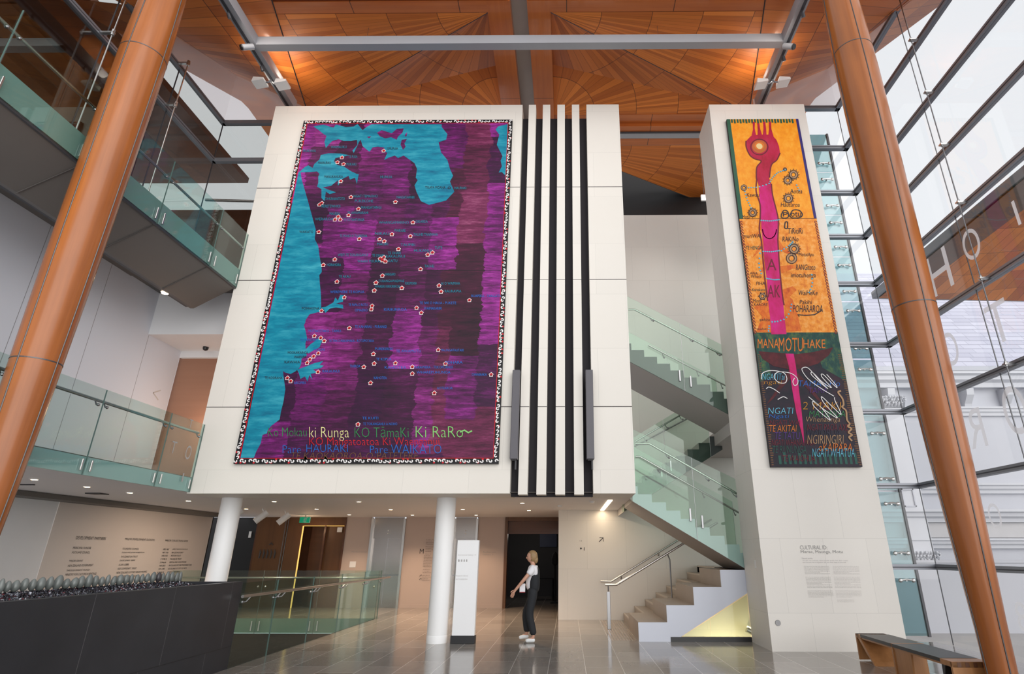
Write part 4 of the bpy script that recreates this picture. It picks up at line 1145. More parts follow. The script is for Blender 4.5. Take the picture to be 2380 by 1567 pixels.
def stair_pane(mb, x0, x1, f_lo, f_hi, y):
    mb.prism([(x0, f_lo(x0)), (x1, f_lo(x1)), (x1, f_hi(x1)), (x0, f_hi(x0))], 'y', y - .008, y + .008)
def stair_glass(label, xs, f_lo, f_hi, y, rail, clamp_x, clz, ry):
    t = thing('stair_balustrade', label, 'stair balustrade', (2.5, y, f_lo(2.5)))
    for a, b_ in zip(xs, xs[1:]):
        m = MB(); stair_pane(m, a + .006, b_ - .006, f_lo, f_hi, y); m.build('glass_pane', 'stair_glass', t)
        m = MB(); m.prism([(b_ - .006, f_lo(b_)), (b_ - .001, f_lo(b_)), (b_ - .001, f_hi(b_)), (b_ - .006, f_hi(b_))], 'y', y - .011, y + .011); m.build('pane_edge', 'sign_white', t)
    pts = [U(px, py, y=ry) for px, py in rail]
    d = (pts[-1] - pts[-2]); pts.append(pts[-1] + d * .15)
    m = MB(); m.tube(pts, .024, 10); m.build('handrail', 'steel', t, True)
    a, b_ = pts[-3] if len(pts) > 3 else pts[0], pts[-2]
    for q in (.18, .62, .92):
        p = Vector(a).lerp(Vector(b_), q)
        bracket_mb((p.x + .06, y, p.z - .12), (p.x, ry, p.z - .02)).build('bracket', 'steel_dark', t, True)
    for x in clamp_x:
        m = MB(); z = f_lo(x) + clz; m.bbox(x - .02, x + .02, y - .03, y - .008, z, z + .26, .004); m.build('clamp', 'steel_dark', t)
    return t
f2l = lambda x: 2.635 - .591 * (x - 1.367)
f2h = lambda x: 4.142 + (3.541 - 4.142) / (2.68 - 1.479) * (x - 1.479)
stair_glass('green glass balustrade of the lower stair flight', [1.32, 2.68, 3.9], f2l, f2h, 12.415, [(1477, 1032), (1509.5, 1032), (1718, 1150.7)], (2.56, 2.80), .30, 12.50)
i0, i1 = U(1613, 1116, y=14.28), U(1703, 1166, y=14.28)
f2i = lambda x: i0.z + (i1.z - i0.z) / (i1.x - i0.x) * (x - i0.x)
stair_glass('inner glass balustrade on the wall side of the lower stair flight', [1.45, i1.x], lambda x: f2l(x) + .25, f2i, 14.33, [(1477, 1061.5), (1487, 1061.5), (1724, 1195.6)], (), 0, 14.25)
f3l = lambda x: 2.985 + .591 * (x - 2.101)
stair_glass('glass balustrade of the shaded middle stair flight climbing to the right', [1.32, 2.45, 3.6], f3l, lambda x: f3l(x) + 1.62, 14.37, [(1475, 1027), (1588, 961)], (2.33, 2.57), .25, 14.45)
m = MB(); pts = [U(px, py, y=16.2) for px, py in ((1475, 1038), (1600, 972))]; m.tube(pts, .022, 8)
tag(m.build('wall_handrail', 'steel_dark', None, True), 'steel handrail along the wall of the middle stair flight', 'handrail')
f4l = lambda x: 5.719 - .577 * (x - 1.47)
f4h = lambda x: 7.377 - .582 * (x - 1.467)
stair_glass('green glass balustrade of the upper stair flight, highest on the stairs', [1.32, 2.66, 3.9], f4l, f4h, 12.415, [(1460.6, 719.6), (1474.7, 719.6), (1681, 826)], (2.56, 2.80), .17, 12.50)
stair_glass('inner glass balustrade on the wall side of the upper stair flight', [1.32, 2.66, 3.9], lambda x: f4l(x) + .3, lambda x: f4h(x) - .05, 14.33, [(1506.6, 802.5), (1690, 898)], (), 0, 14.25)
# ground flight handrails and post
t = thing('stair_handrail', 'double steel handrail with a flat post at the foot of the stairs', 'handrail', (1.0, 14.35, 0))
pts = [U(px, py, y=14.35) for px, py in ((1406.5, 1359.7), (1432.5, 1359.7), (1591, 1262))]; pts.append(pts[-1] + (pts[-1] - pts[-2]) * .5)
m = MB(); m.tube(pts, .026, 10); m.build('handrail', 'steel', t, True)
m = MB(); m.bbox(pts[0].x + .03, pts[0].x + .11, 14.33, 14.37, 0, pts[0].z - .14, .006); m.tube([(pts[0].x + .07, 14.35, pts[0].z - .15), (pts[0].x + .07, 14.35, pts[0].z)], .014, 8); m.build('post', 'steel_dark', t)
p = U(1553, 1288, y=14.35)
m = MB(); m.tube([(p.x - .02, 14.35, p.z), (p.x + .03, 14.37, p.z - .12), (p.x + .03, 14.37, .652)], .016, 8); m.build('post', 'steel_dark', t)
pts = [U(px, py, y=16.2) for px, py in ((1396, 1351), (1420.6, 1352), (1578, 1254.4))]; pts.append(pts[-1] + (pts[-1] - pts[-2]) * .5)
t = thing('wall_handrail', 'steel handrail fixed to the stone wall beside the first stair flight', 'handrail', (1.0, 16.2, 0))
m = MB(); m.tube(pts, .024, 10); m.build('handrail', 'steel', t, True)
for q in (.15, .7):
    p = pts[1].lerp(pts[2], q); bracket_mb((p.x, 16.3, p.z - .08), (p.x, 16.2, p.z - .02)).build('bracket', 'steel_dark', t, True)
# tactile strip
m = MB()
for i in range(9):
    x = .86 + i * .057
    m.box(x, x + .028, 12.55, 16.2, 0, .004)
tag(m.build('tactile_strip', 'tread'), 'ribbed tactile strip on the floor before the first stair step', 'tactile strip')
# low balustrade over the lower stairs
t = thing('low_balustrade', 'low glass screen with black base under the lavender stair stringer', 'balustrade', (2.8, 12.42, 0))
m = MB(); m.box(2.0, 3.574, 12.40, 12.45, 0, .085); m.build('base_channel', 'black_metal', t)
m = MB(); m.prism([(2.25, .09), (2.79, .09), (2.79, .39), (2.25, .10)], 'y', 12.418, 12.434); m.build('glass_pane', 'clear2', t)
m = MB(); m.prism([(2.80, .09), (3.57, .09), (3.57, .83), (2.80, .40)], 'y', 12.418, 12.434); m.build('glass_pane', 'clear2', t)
p0, p1 = U(1735, 1463, y=14.15), U(1757, 1474, y=14.15)
t = thing('lit_handrail', 'lit tubular rail on the yellow wall of the lower stairs', 'rail light', p0)
m = MB(); m.tube([p0, p1 + (p1 - p0) * 4], .06, 14); m.build('tube', 'steel', t, True)
m = MB(); m.tube([p0 + Vector((.02, .0, .055)), p0 + (p1 - p0) * 4 + Vector((0, 0, .055))], .018, 8); m.build('lamp', emitter('pale yellow lamp', (1, .85, .5), 4), t)

# ================================================================== PLANTER, PEBBLES AND RIVER STONES
pw = thing('planter_wall', 'black basalt planter wall at the lower left', 'planter', (-5.6, 6, 0))
m = MB(); m.box(-5.17, -5.05, 1.5, 9.54, -.3, 1.19); m.build('front_slab', 'black_stone', pw)
m = MB(); m.box(-6.1, -6.0, 1.5, 9.54, -3.1, 1.19); m.build('rear_slab', 'black_stone', pw)
m = MB(); m.box(-6.0, -5.17, 1.5, 9.54, -3.1, 1.13); m.build('bed', 'dark', pw)
m = MB(); m.box(-6.0, -5.05, 9.54, 9.56, -3.1, 1.19); m.build('end_slab', 'black_stone', pw)
yend = U(434, 1352, x=-5.4).y
m = MB()
ICO = None
import bmesh
bm = bmesh.new(); bmesh.ops.create_icosphere(bm, subdivisions=1, radius=1)
ICO = ([v.co.copy() for v in bm.verts], [tuple(v.index for v in f_.verts) for f_ in bm.faces]); bm.free()
ys_ = U(0, 1385, x=-5.2).y - .25
for i in range(8500):
    y = random.uniform(ys_, yend + .12); x = random.uniform(-5.9, -5.185)
    h = .015 + .085 * max(0, 1 - abs((x + 5.5) / .38)) * min(1, max(0, (yend + .15 - y) / .2)); r_ = random.uniform(.007, .014)
    s_ = Vector((random.uniform(.8, 1.3), random.uniform(.8, 1.3), random.uniform(.6, 1)))
    m.add([(x + v.x * r_ * s_.x, y + v.y * r_ * s_.y, 1.135 + h * random.uniform(.5, 1.0) + r_ + v.z * r_ * s_.z) for v in ICO[0]], ICO[1])
g = m.build('pebble_bed', 'gravel', None, 'all'); g['kind'] = 'stuff'; tag(g, 'bed of small black, white and dark red pebbles along the black planter', 'pebbles')
STN = [(10, 190, 330, 70, 0), (75, 213, 315, 75, .15), (155, 205, 312, 85, .1), (243, 187, 303, 75, .2), (322, 195, 300, 75, .1), (405, 177, 300, 90, .12), (492, 170, 290, 70, .1), (575, 155, 290, 85, .45), (655, 190, 280, 75, .2), (735, 180, 275, 70, .4),
       (800, 163, 275, 75, .2), (878, 150, 270, 75, .15), (942, 160, 260, 65, -.1), (1005, 172, 255, 60, 0), (1065, 152, 250, 45, .05), (1123, 165, 250, 50, .3), (1187, 150, 245, 65, .05), (1247, 152, 235, 55, 0), (1297, 148, 232, 45, 0), (1353, 150, 228, 50, .1),
       (1402, 145, 222, 45, .1), (1455, 140, 215, 50, .1), (1512, 125, 222, 55, .2), (1568, 130, 215, 50, .05), (1607, 135, 215, 38, .1), (1653, 122, 215, 45, .05), (1697, 124, 212, 52, 0), (1745, 130, 215, 42, .3), (1780, 122, 215, 38, .1)]
ORD = ['first', 'second', 'third', 'fourth', 'fifth', 'sixth', 'seventh', 'eighth', 'ninth', 'tenth', 'eleventh', 'twelfth', 'thirteenth', 'fourteenth', 'fifteenth']
SX = -5.48
for i, (cxp, tp, bp, wp, tilt) in enumerate(STN):
    a_, b_ = U(cxp / 4.25, 1300 + tp / 4.25, x=SX), U(cxp / 4.25, 1300 + (bp + 14) / 4.25, x=SX)
    h = (a_.z - b_.z); yc = (a_.y + b_.y) / 2
    w1 = U((cxp + wp / 2) / 4.25, 1300 + bp / 4.25, x=SX).y - U((cxp - wp / 2) / 4.25, 1300 + bp / 4.25, x=SX).y
    wx = abs(U((cxp + wp / 2) / 4.25, 1300 + bp / 4.25, y=yc).x - U((cxp - wp / 2) / 4.25, 1300 + bp / 4.25, y=yc).x)
    # the outline is seen obliquely: width on the picture mixes length along the wall and thickness across it
    half = .37 * abs(w1)
    k = i if i < 15 else 28 - i
    side = 'left' if i < 15 else 'right'
    fat = 'tilted' if abs(tilt) > .25 else 'slim' if wp < 48 else 'broad' if wp > 72 else 'upright'
    lab = ('%s %s grey river stone, %s from the %s end of the row on the planter' % (fat, 'dark' if i == 23 else 'smooth', ORD[k], side)).replace('first from', 'nearest') if False else \
          '%s %s grey river stone, %s from the %s end of the row on the planter' % (fat, 'dark' if i == 23 else 'smooth', ORD[k], side)
    cc = Vector((SX, yc, b_.z + h / 2))
    rot = Matrix.Rotation(tilt * .9, 3, 'X') @ Matrix.Rotation(random.uniform(-.2, .2), 3, 'Z')
    m = MB(); sd = random.uniform(0, 9)
    def lump(p, sd=sd, h=h):
        k_ = 1 + .05 * math.sin(p.z * 21 + sd) + .04 * math.sin(p.y * 30 + 2 * sd)
        t_ = p.z / (h / 2 + 1e-6)
        return Vector((p.x * k_ * (1 - .12 * t_), p.y * k_ * (1 - .14 * t_), p.z))
    m.ball(cc, 1, (.43 * wx, half, h / 2 * 1.0), 20, 14, rot=Matrix.Rotation(-tilt * .4, 3, 'X'), fn=lump)
    o = m.build('river_stone', 'river_stone_dark' if i == 23 else 'river_stone', None, 'all', org=(SX, yc, b_.z))
    tag(o, lab, 'stone', 'river stones on the planter')

# ================================================================== BENCHES
BZ = .385
def B(px, py): return U(px, py, z=BZ)
bl0, bl1, bl2 = B(1999, 1476), B(2077, 1497), B(2184, 1531)
axis = (bl2 - bl0); axis.z = 0; axis.normalize()
br0 = B(2057, 1473); perp = Vector((-axis.y, axis.x, 0))
if perp.x < 0: perp = -perp
width = abs((B(2150, 1497) - bl1).dot(perp)) or .42
width = max(.36, min(.46, width))
def bench(label, s0, s1, cap0, cap1):
    """a padded bench along the axis: s runs in metres from bl0"""
    o = bl0 + axis * s0; o.z = 0
    t = thing('bench', label, 'bench', o, 'gallery benches')
    def P(s, w, z): return Vector((bl0.x, bl0.y, 0)) + axis * s + perp * w + Vector((0, 0, z))
    def slab(name, mat, pts_sz, w0, w1):
        m = MB(); n = len(pts_sz)
        vs = [P(s, w0, z) for s, z in pts_sz] + [P(s, w1, z) for s, z in pts_sz]
        fs = [(i, (i + 1) % n, n + (i + 1) % n, n + i) for i in range(n)]
        tri = tessellate_polygon([[Vector((a, b_, 0)) for a, b_ in pts_sz]])
        fs += [tuple(q) for q in tri] + [tuple(n + q_ for q_ in reversed(q)) for q in tri]
        m.add(vs, fs); return m.build(name, mat, t)
    a, b_ = s0 + cap0, s1 - cap1
    # seat pad and underframe
    slab('seat_pad', 'leather', [(a, BZ - .035), (b_, BZ - .035), (b_, BZ + .008), (a, BZ + .008)], 0, width)
    slab('seat_board', 'bench_wood', [(s0, BZ - .06), (s1, BZ - .06), (s1, BZ - .036), (s0, BZ - .036)], .01, width - .01)
    if cap0:
        slab('end_cap', 'bench_wood', [(s0, BZ - .05), (a, BZ - .05), (a, BZ), (s0, BZ)], 0, width)
        # bent plywood leg sweeping from the end under the seat
        cu = [(s0, BZ), (s0 + .05, BZ - .03), (s0 + .16, BZ - .12), (s0 + .32, BZ - .26), (s0 + .46, .04), (s0 + .50, 0), (s0 + .54, 0), (s0 + .5, .05), (s0 + .36, BZ - .22), (s0 + .2, BZ - .08), (s0 + .1, BZ - .0)]
        slab('curved_leg', 'bench_wood', cu, .0, width)
        slab('end_panel', 'bench_wood', [(s0 - .006, .015), (s0 + .03, .015), (s0 + .03, BZ), (s0 - .006, BZ)], 0, width)
    else:
        slab('end_panel', 'bench_wood', [(s0, 0), (s0 + .035, 0), (s0 + .035, BZ + .01), (s0, BZ + .01)], 0, width)
        slab('side_panel', 'bench_wood', [(s0, 0), (s0 + .45, 0), (s0 + .5, BZ - .04), (s0, BZ - .04)], .015, .04)
    if cap1:
        slab('end_cap', 'bench_wood', [(b_, BZ - .05), (s1, BZ - .05), (s1, BZ + .004), (b_, BZ + .004)], 0, width)
        slab('end_panel', 'bench_wood', [(s1 - .035, 0), (s1, 0), (s1, BZ), (s1 - .035, BZ)], 0, width)
        e = slab('curved_leg', 'leather', [(b_ - .02, BZ - .05), (b_ + .06, BZ - .05), (b_ + .02, BZ - .16), (b_ + .06, .0), (b_ - .04, .0)], .02, width - .02)
        for q in range(4):
            w_ = width * (.14 + .21 * q)
            slab('dovetail', 'dark_timber', [(s1 - .001, BZ - .055), (s1 + .002, BZ - .055), (s1 + .002, BZ - .004), (s1 - .001, BZ - .004)], w_, w_ + .045)
    return t
L1_, L2_ = (bl1 - bl0).length, (bl2 - bl0).length
bench('black padded oak bench nearest the pier', -.18, L1_ - .005, .18, 0)
bench('black padded oak bench with dovetailed end beside the right timber column', L1_, L2_ + .24, 0, .24)

# ================================================================== LINEAR FITTINGS ON THE BIG WALL
for x, lab in ((-1.045, 'long grey fitting on the leftmost black slot right of the big painting'), (.445, 'long grey fitting on the rightmost black slot of the big wall')):
    t = thing('linear_fitting', lab, 'wall fitting', (x, YF, 3.31), 'long grey fittings on the black slots')
    m = MB(); m.bbox(x - .075, x + .075, YF - .17, YF - .03, 3.31, 5.12, .008); m.build('housing', plain('graphite housing', (.10, .095, .11), .45), t)
    m = MB(); m.box(x - .05, x + .05, YF - .13, YF - .06, 3.29, 3.31); m.build('end_plate', 'darkgrey', t)
    for z in (3.5, 4.9):
        m = MB(); m.box(x - .03, x + .03, YF - .03, 11.5, z - .03, z + .03); m.build('bracket', 'darkgrey', t)
    m = MB(); m.box(x + .02, x + .05, YF - .10, YF - .05, 3.12, 3.31); m.build('cable_tail', 'darkgrey', t)

# ================================================================== THE BIG PAINTING
YP = 11.17
CR = {1: (540, 240, 3.4), 2: (540, 640, 3.4), 3: (1640, 240, 3.4075), 4: (1640, 680, 3.5625)}
def cpt(c, x, y, lift=0.0):
    a, b_, k = CR[c]
    p = U(a + x / k, b_ + y / k, y=YP)
    return (p.x, YP - lift, p.z)
PX0, PX1, PZ0, PZ1 = -6.525, -1.345, 3.235, 11.635
t = thing('map_picture', 'large turquoise and purple map painting with a scrolled white border, on the big wall', 'painting', (-3.94, YP, PZ0))
m = MB(); m.box(PX0, PX1, YP, YF - .004, PZ0, PZ1); m.build('canvas_back', 'p_black', t)
BW = .105
m = MB(); m.box(PX0 + BW, PX1 - BW, YP - .004, YP, PZ0 + BW, PZ1 - BW); m.build('painted_ground', 'purple', t)
m = MB(); m.box(PX0 + BW, PX1 - BW, YP - .0055, YP - .004, 7.44, 7.452); m.build('panel_join', 'p_black', t)
def clampx(p, lift):
    return (min(max(p[0], PX0 + BW), PX1 - BW), YP - lift, min(max(p[2], PZ0 + BW), PZ1 - BW))
seas = []
W_ = [(1, 540, 545), (1, 548, 600), (1, 600, 780), (1, 660, 1000), (1, 652, 1075), (1, 680, 1130), (1, 690, 1210), (1, 705, 1290), (1, 708, 1335), (2, 688, 0), (2, 692, 60), (2, 700, 140), (2, 703, 250), (2, 690, 290), (2, 610, 310), (2, 580, 355), (2, 578, 372), (2, 567, 395), (2, 580, 440), (2, 592, 500), (2, 578, 540), (2, 582, 600), (2, 590, 635), (2, 548, 660), (2, 545, 700), (2, 530, 735), (2, 500, 760), (2, 460, 782), (2, 415, 768), (2, 401, 757), (2, 410, 830), (2, 420, 900), (2, 405, 1000), (2, 385, 1080), (2, 375, 1140), (2, 310, 1190), (2, 280, 1225), (2, 275, 1250), (2, 240, 1262), (2, 225, 1330), (2, 190, 1395), (2, 165, 1470), (2, 60, 1475), (1, 525, 545)]
seas.append(W_)
seas.append([(1, x, y) for x, y in [(530, 545), (575, 505), (600, 492), (635, 512), (650, 480), (690, 445), (700, 410), (760, 397), (850, 398), (925, 412), (870, 425), (815, 435), (805, 460), (830, 490), (880, 500), (940, 540), (985, 560), (1000, 560), (985, 640), (970, 590), (930, 605), (920, 575), (870, 600), (835, 655), (835, 610), (780, 655), (715, 665), (760, 685), (820, 705), (770, 720), (740, 700), (730, 775), (705, 750), (705, 680), (670, 660), (680, 630), (680, 580), (690, 560), (670, 540), (620, 545), (548, 548)]])
seas.append([(1, x, y) for x, y in [(640, 185), (720, 170), (800, 195), (820, 170), (900, 190), (960, 185), (990, 165), (1030, 215), (1060, 190), (1100, 168), (1655, 168), (1655, 190), (1700, 245), (1690, 290), (1630, 310), (1650, 390), (1700, 450), (1720, 520), (1745, 575), (1720, 620), (1755, 700), (1690, 770), (1555, 805), (1490, 775), (1455, 700), (1440, 650), (1465, 610), (1450, 590), (1460, 520), (1440, 475), (1355, 415), (1310, 435), (1285, 415), (1240, 430), (1200, 450), (1225, 395), (1195, 370), (1205, 352), (1150, 345), (1110, 350), (1085, 385), (1065, 370), (1030, 340), (1015, 290), (1000, 310), (985, 345), (960, 395), (950, 375), (990, 330), (985, 290), (940, 300), (880, 300), (840, 285), (790, 300), (770, 320), (740, 355), (728, 310), (745, 260), (715, 240), (685, 215)]])
seas.append([(1, x, y) for x, y in [(2100, 185), (2195, 165), (2195, 500), (2168, 880), (2150, 820), (2135, 790), (2110, 735), (2145, 765), (2150, 700), (2120, 668), (2160, 645), (2155, 570), (2130, 545), (2105, 550), (2130, 500), (2120, 455), (2135, 420), (2110, 370), (2090, 330), (2110, 250), (2080, 210)]])
seas.append([(2, x, y) for x, y in [(700, 255), (740, 250), (800, 215), (815, 175), (835, 200), (855, 155), (880, 160), (875, 210), (820, 225), (875, 235), (878, 265), (820, 255), (770, 265), (735, 300), (725, 270)]])
seas.append([(2, x, y) for x, y in [(582, 585), (620, 545), (655, 520), (690, 490), (700, 520), (715, 510), (690, 570), (650, 590), (600, 620), (585, 612)]])
seas.append([(2, x, y) for x, y in [(545, 735), (600, 715), (650, 695), (720, 678), (690, 710), (725, 715), (700, 735), (640, 745), (670, 770), (620, 780), (635, 830), (610, 790), (595, 840), (575, 800), (540, 820), (525, 770), (512, 748)]])
for i, s_ in enumerate(seas):
    m = MB(); m.flat([clampx(cpt(*q), .006 + .0003 * i) for q in s_]); m.build('painted_sea', 'sea', t)
m = MB()
for isl in ([(1145, 235), (1180, 215), (1215, 225), (1260, 240), (1300, 205), (1355, 200), (1345, 235), (1310, 265), (1300, 290), (1255, 270), (1210, 280), (1165, 262)], [(1340, 290), (1380, 285), (1360, 320), (1370, 345), (1350, 370), (1330, 330)], [(1365, 250), (1382, 232), (1378, 262), (1366, 266)], [(1065, 268), (1098, 262), (1082, 280)]):
    m.flat([cpt(1, x, y, .009) for x, y in isl])
m.build('painted_islands', 'purple', t)
# border: black band with white scrolls and red flecks
m, mr = MB(), MB()
def scroll(c, ang, s):
    ca, sa = math.cos(ang), math.sin(ang)
    pts = []
    for k in range(10):
        th = k / 9 * 4.6; r_ = s * (.55 - .045 * k)
        x, z = r_ * math.cos(th) + .15 * s, r_ * math.sin(th)
        pts.append((c[0] + ca * x - sa * z, YP - .008, c[1] + sa * x + ca * z))
    m.ribbon(pts, s * .36)
per = []
step = .085
n1 = int((PX1 - PX0 - BW) / step); n2 = int((PZ1 - PZ0 - BW) / step)
for i in range(n1 + 1):
    x = PX0 + BW / 2 + (PX1 - PX0 - BW) * i / n1
    per += [((x, PZ0 + BW / 2), 0), ((x, PZ1 - BW / 2), 0)]
for i in range(1, n2):
    z = PZ0 + BW / 2 + (PZ1 - PZ0 - BW) * i / n2
    per += [((PX0 + BW / 2, z), PI / 2), ((PX1 - BW / 2, z), PI / 2)]
for i, (c, a) in enumerate(per):
    scroll(c, a + random.choice([0, PI]) + random.uniform(-.4, .4), .066)
    if random.random() < .55:
        dx, dz = (0, random.choice([-1, 1]) * .03) if a == 0 else (random.choice([-1, 1]) * .03, 0)
        mr.ball((c[0] + dx, YP - .004, c[1] + dz), .022, (1, .1, 1), 6, 4)
inn = .012
inn = .006
for x0, x1, z0, z1 in ((PX0 + BW - inn, PX1 - BW + inn, PZ0 + BW - inn, PZ0 + BW + inn), (PX0 + BW - inn, PX1 - BW + inn, PZ1 - BW - inn, PZ1 - BW + inn), (PX0 + BW - inn, PX0 + BW + inn, PZ0 + BW, PZ1 - BW), (PX1 - BW - inn, PX1 - BW + inn, PZ0 + BW, PZ1 - BW)):
    mr.box(x0, x1, YP - .007, YP - .002, z0, z1)
m.build('border_scrolls', 'p_white', t)['kind'] = 'stuff'; mr.build('border_flecks', 'p_red', t)['kind'] = 'stuff'
# little red houses with white outlines
mk1 = [(867, 430), (832, 468), (880, 482), (1197, 377), (858, 618), (938, 743), (690, 803), (708, 790), (1290, 781), (998, 836), (920, 886), (838, 897), (812, 921), (855, 921), (1428, 943), (685, 1018), (1005, 1074), (1262, 1037), (1165, 1076), (1202, 1092), (1408, 1052), (1314, 1154), (1545, 1198), (1582, 1181), (1170, 1230), (1198, 1218), (1188, 1242), (1212, 1252), (720, 1280), (811, 1236), (1488, 1312), (828, 1411), (1187, 1364), (1136, 1419), (1123, 1481), (1340, 1461), (1634, 1442), (1650, 1490)]
mk2 = [(886, 175), (706, 281), (1105, 242), (1100, 270), (1457, 258), (1494, 297), (1874, 197), (926, 418), (650, 480), (700, 495), (728, 520), (681, 617), (644, 641), (614, 665), (593, 693), (1116, 622), (1122, 698), (1040, 725), (1290, 695), (1423, 725), (1423, 778), (1628, 590), (1685, 698), (2046, 785), (678, 765), (437, 812), (463, 837), (1093, 851), (1597, 931), (994, 1178)]
mo, mi, md = MB(), MB(), MB()
for c, L in ((1, mk1), (2, mk2)):
    for x, y in L:
        p = cpt(c, x, y); k = .066 if c == 1 else .060
        def house(s, l): return [(p[0] + a * s, YP - l, p[2] + b_ * s) for a, b_ in ((-.62, -.75), (.62, -.75), (.62, .0), (.95, .0), (0, .85), (-.95, .0), (-.62, .0))]
        mo, mi = MB(), MB()
        mo.flat(house(k, .010)); ho = mo.build('house_mark', 'p_white', t)
        mi.flat(house(k * .74, .0115)); mi.build('house_fill', 'p_red', ho)
        md = MB(); md.add([(p[0] + a * k, YP - .0125, p[2] + b_ * k) for a, b_ in ((-.18, -.5), (.18, -.5), (.18, -.05), (-.18, -.05))], [(0, 1, 2, 3)]); md.build('house_door', 'p_black', ho)
# place names
T1 = [(780, 905, 348, 'WAIMAUKU'), (560, 660, 378, 'MURIWAI'), (920, 990, 425, 'TE PUEA'), (905, 980, 485, 'PUKAKI'), (1172, 1265, 585, 'HUNUA'), (1755, 1850, 672, 'HAURAKI'), (735, 890, 757, 'TAHUNAKAITOTO'), (960, 1150, 737, 'NGATI TEMAOHO'), (970, 1115, 775, 'PUKEKOHE'), (1020, 1178, 826, 'MANGATANGI'), (708, 855, 816, 'RERETEWHIOI'), (1300, 1440, 746, 'MANGATAWHIRI'), (770, 852, 875, 'MAUREA'), (910, 1075, 868, 'TE AWAMARAHI'), (655, 800, 918, 'WERAROA'), (880, 1045, 923, 'TE KOTAHITANGA'), (1160, 1395, 945, 'WHANGAMARINO'), (1450, 1545, 937, 'OKAREA'), (850, 1068, 1051, 'TE POHO O TANIKENA'), (1128, 1240, 1032, 'NIKAU'), (1280, 1370, 1008, 'WAIKARE'), (1432, 1625, 1040, 'TAUHEI TANIWHA'), (1145, 1232, 1115, 'MAURI'), (1332, 1445, 1121, 'TAUPIRI'), (1437, 1575, 1166, 'HUKANUI'), (1600, 1660, 1145, 'TUTE'), (835, 1073, 1201, 'WEITI TE TOKANGANUI'), (1107, 1200, 1205, 'TE OHAKI'), (1230, 1333, 1186, 'TE OHAKI'), (1215, 1365, 1212, 'RAKAUNUI'), (990, 1170, 1250, 'WAAHI POUKAI'), (1235, 1305, 1248, 'KAITU'), (750, 860, 1279, 'HORAHORA'), (1520, 1595, 1290, 'TAUHEI'), (843, 935, 1371, 'TE AKAU'), (1207, 1290, 1354, 'WAINGARO'), (1157, 1360, 1407, 'TURANGAWAEWAE'), (1368, 1458, 1425, 'RUKUMOANA'), (1127, 1325, 1450, 'WAIKERI KIRIKIRIROA'), (1650, 1800, 1426, 'AI O WAIMIHA'), (1680, 1810, 1487, 'RAUKAWA')]
T2 = [(775, 1045, 133, 'WEREWERE TE KOPUA'), (1890, 2125, 165, 'RUAPEKA - TANGATA'), (920, 1070, 235, 'TE PAPA O ROTU'), (970, 1070, 277, 'OMAERO'), (1200, 1380, 272, 'KIRIKIRIROA'), (1480, 1770, 220, 'TE IWI O HAUA - PUKETE'), (1515, 1655, 263, 'WAIMAKARIRI'), (970, 1220, 408, 'TE KAHARAU - PURANGI'), (605, 860, 441, 'MOTAKOTAKO - TAINUI'), (540, 680, 513, 'TE PAPATAPU'), (765, 1120, 519, 'TE TIHI-O-MAKAMAKA - ROTOPOTAKA'), (640, 730, 588, 'MOKAI'), (1130, 1270, 583, 'PUREKIREKI'), (1295, 1492, 600, 'TE AWAMUTU'), (1650, 1828, 593, 'MAUNGATAUTARI'), (1138, 1258, 664, 'TE KOPUA'), (930, 1012, 720, 'TIHIROA'), (1205, 1375, 730, 'KAHOTEA'), (1440, 1742, 728, 'PARAWERA - TEKOPUANUI'), (1685, 1820, 690, 'POHARA'), (1457, 1725, 768, 'WHAREPUHUNGA'), (1893, 2012, 786, 'OWAIRAKA'), (715, 847, 760, 'RAKAUNUI'), (1120, 1222, 812, 'KAHOTEA'), (1618, 1742, 893, 'AOTEAROA'), (488, 580, 851, 'AROPIRI'), (1028, 1155, 1130, 'TE KUITI'), (1035, 1305, 1176, 'TE TOKANGANUI A NOHO')]
TD = [(1, 680, 780, 473, 'MAKAURAU'), (1, 730, 875, 582, 'MANUKANUKA'), (1, 1225, 1310, 360, 'UMUPUIA'), (1, 1525, 1685, 667, 'TIKAPA MOANA'), (1, 532, 640, 1018, 'WAIKATO'), (2, 552, 690, 263, 'POIHAKENA'), (2, 440, 600, 612, 'MOOKAIKAINGA'), (2, 490, 585, 647, 'WAIPAPA'), (2, 415, 537, 687, 'KAWHIA'), (2, 258, 398, 811, 'TE KOORAHA')]
def ltext(mb, c, x0, x1, y0, y1, body, lift=.012, shear=0, thin=0.0):
    a_, b_, d_ = Vector(cpt(c, x0, y1, lift)), Vector(cpt(c, x1, y1, lift)), Vector(cpt(c, x0, y0, lift))
    text_add(mb, body, a_, b_ - a_, d_ - a_, shear, thin)
for c, L, mat in ((1, T1, 'p_teal'), (2, T2, 'p_blue')):
    for x0, x1, y, b_ in L:
        m = MB(); ltext(m, c, x0, x1, y - 10.5, y + 10.5, b_); m.build('place_name', mat, t)
for c, x0, x1, y, b_ in TD:
    m = MB(); ltext(m, c, x0, x1, y - 10, y + 10, b_); m.build('sea_name', 'p_ink', t)
m = MB()
p = cpt(1, 1715, 670, .012); m.ribbon([(p[0] + .03 * math.cos(k), p[1], p[2] + .03 * math.sin(k)) for k in [i * .7 for i in range(10)]], .014)
m.build('sea_ring', 'p_ink', t)
VL = .012
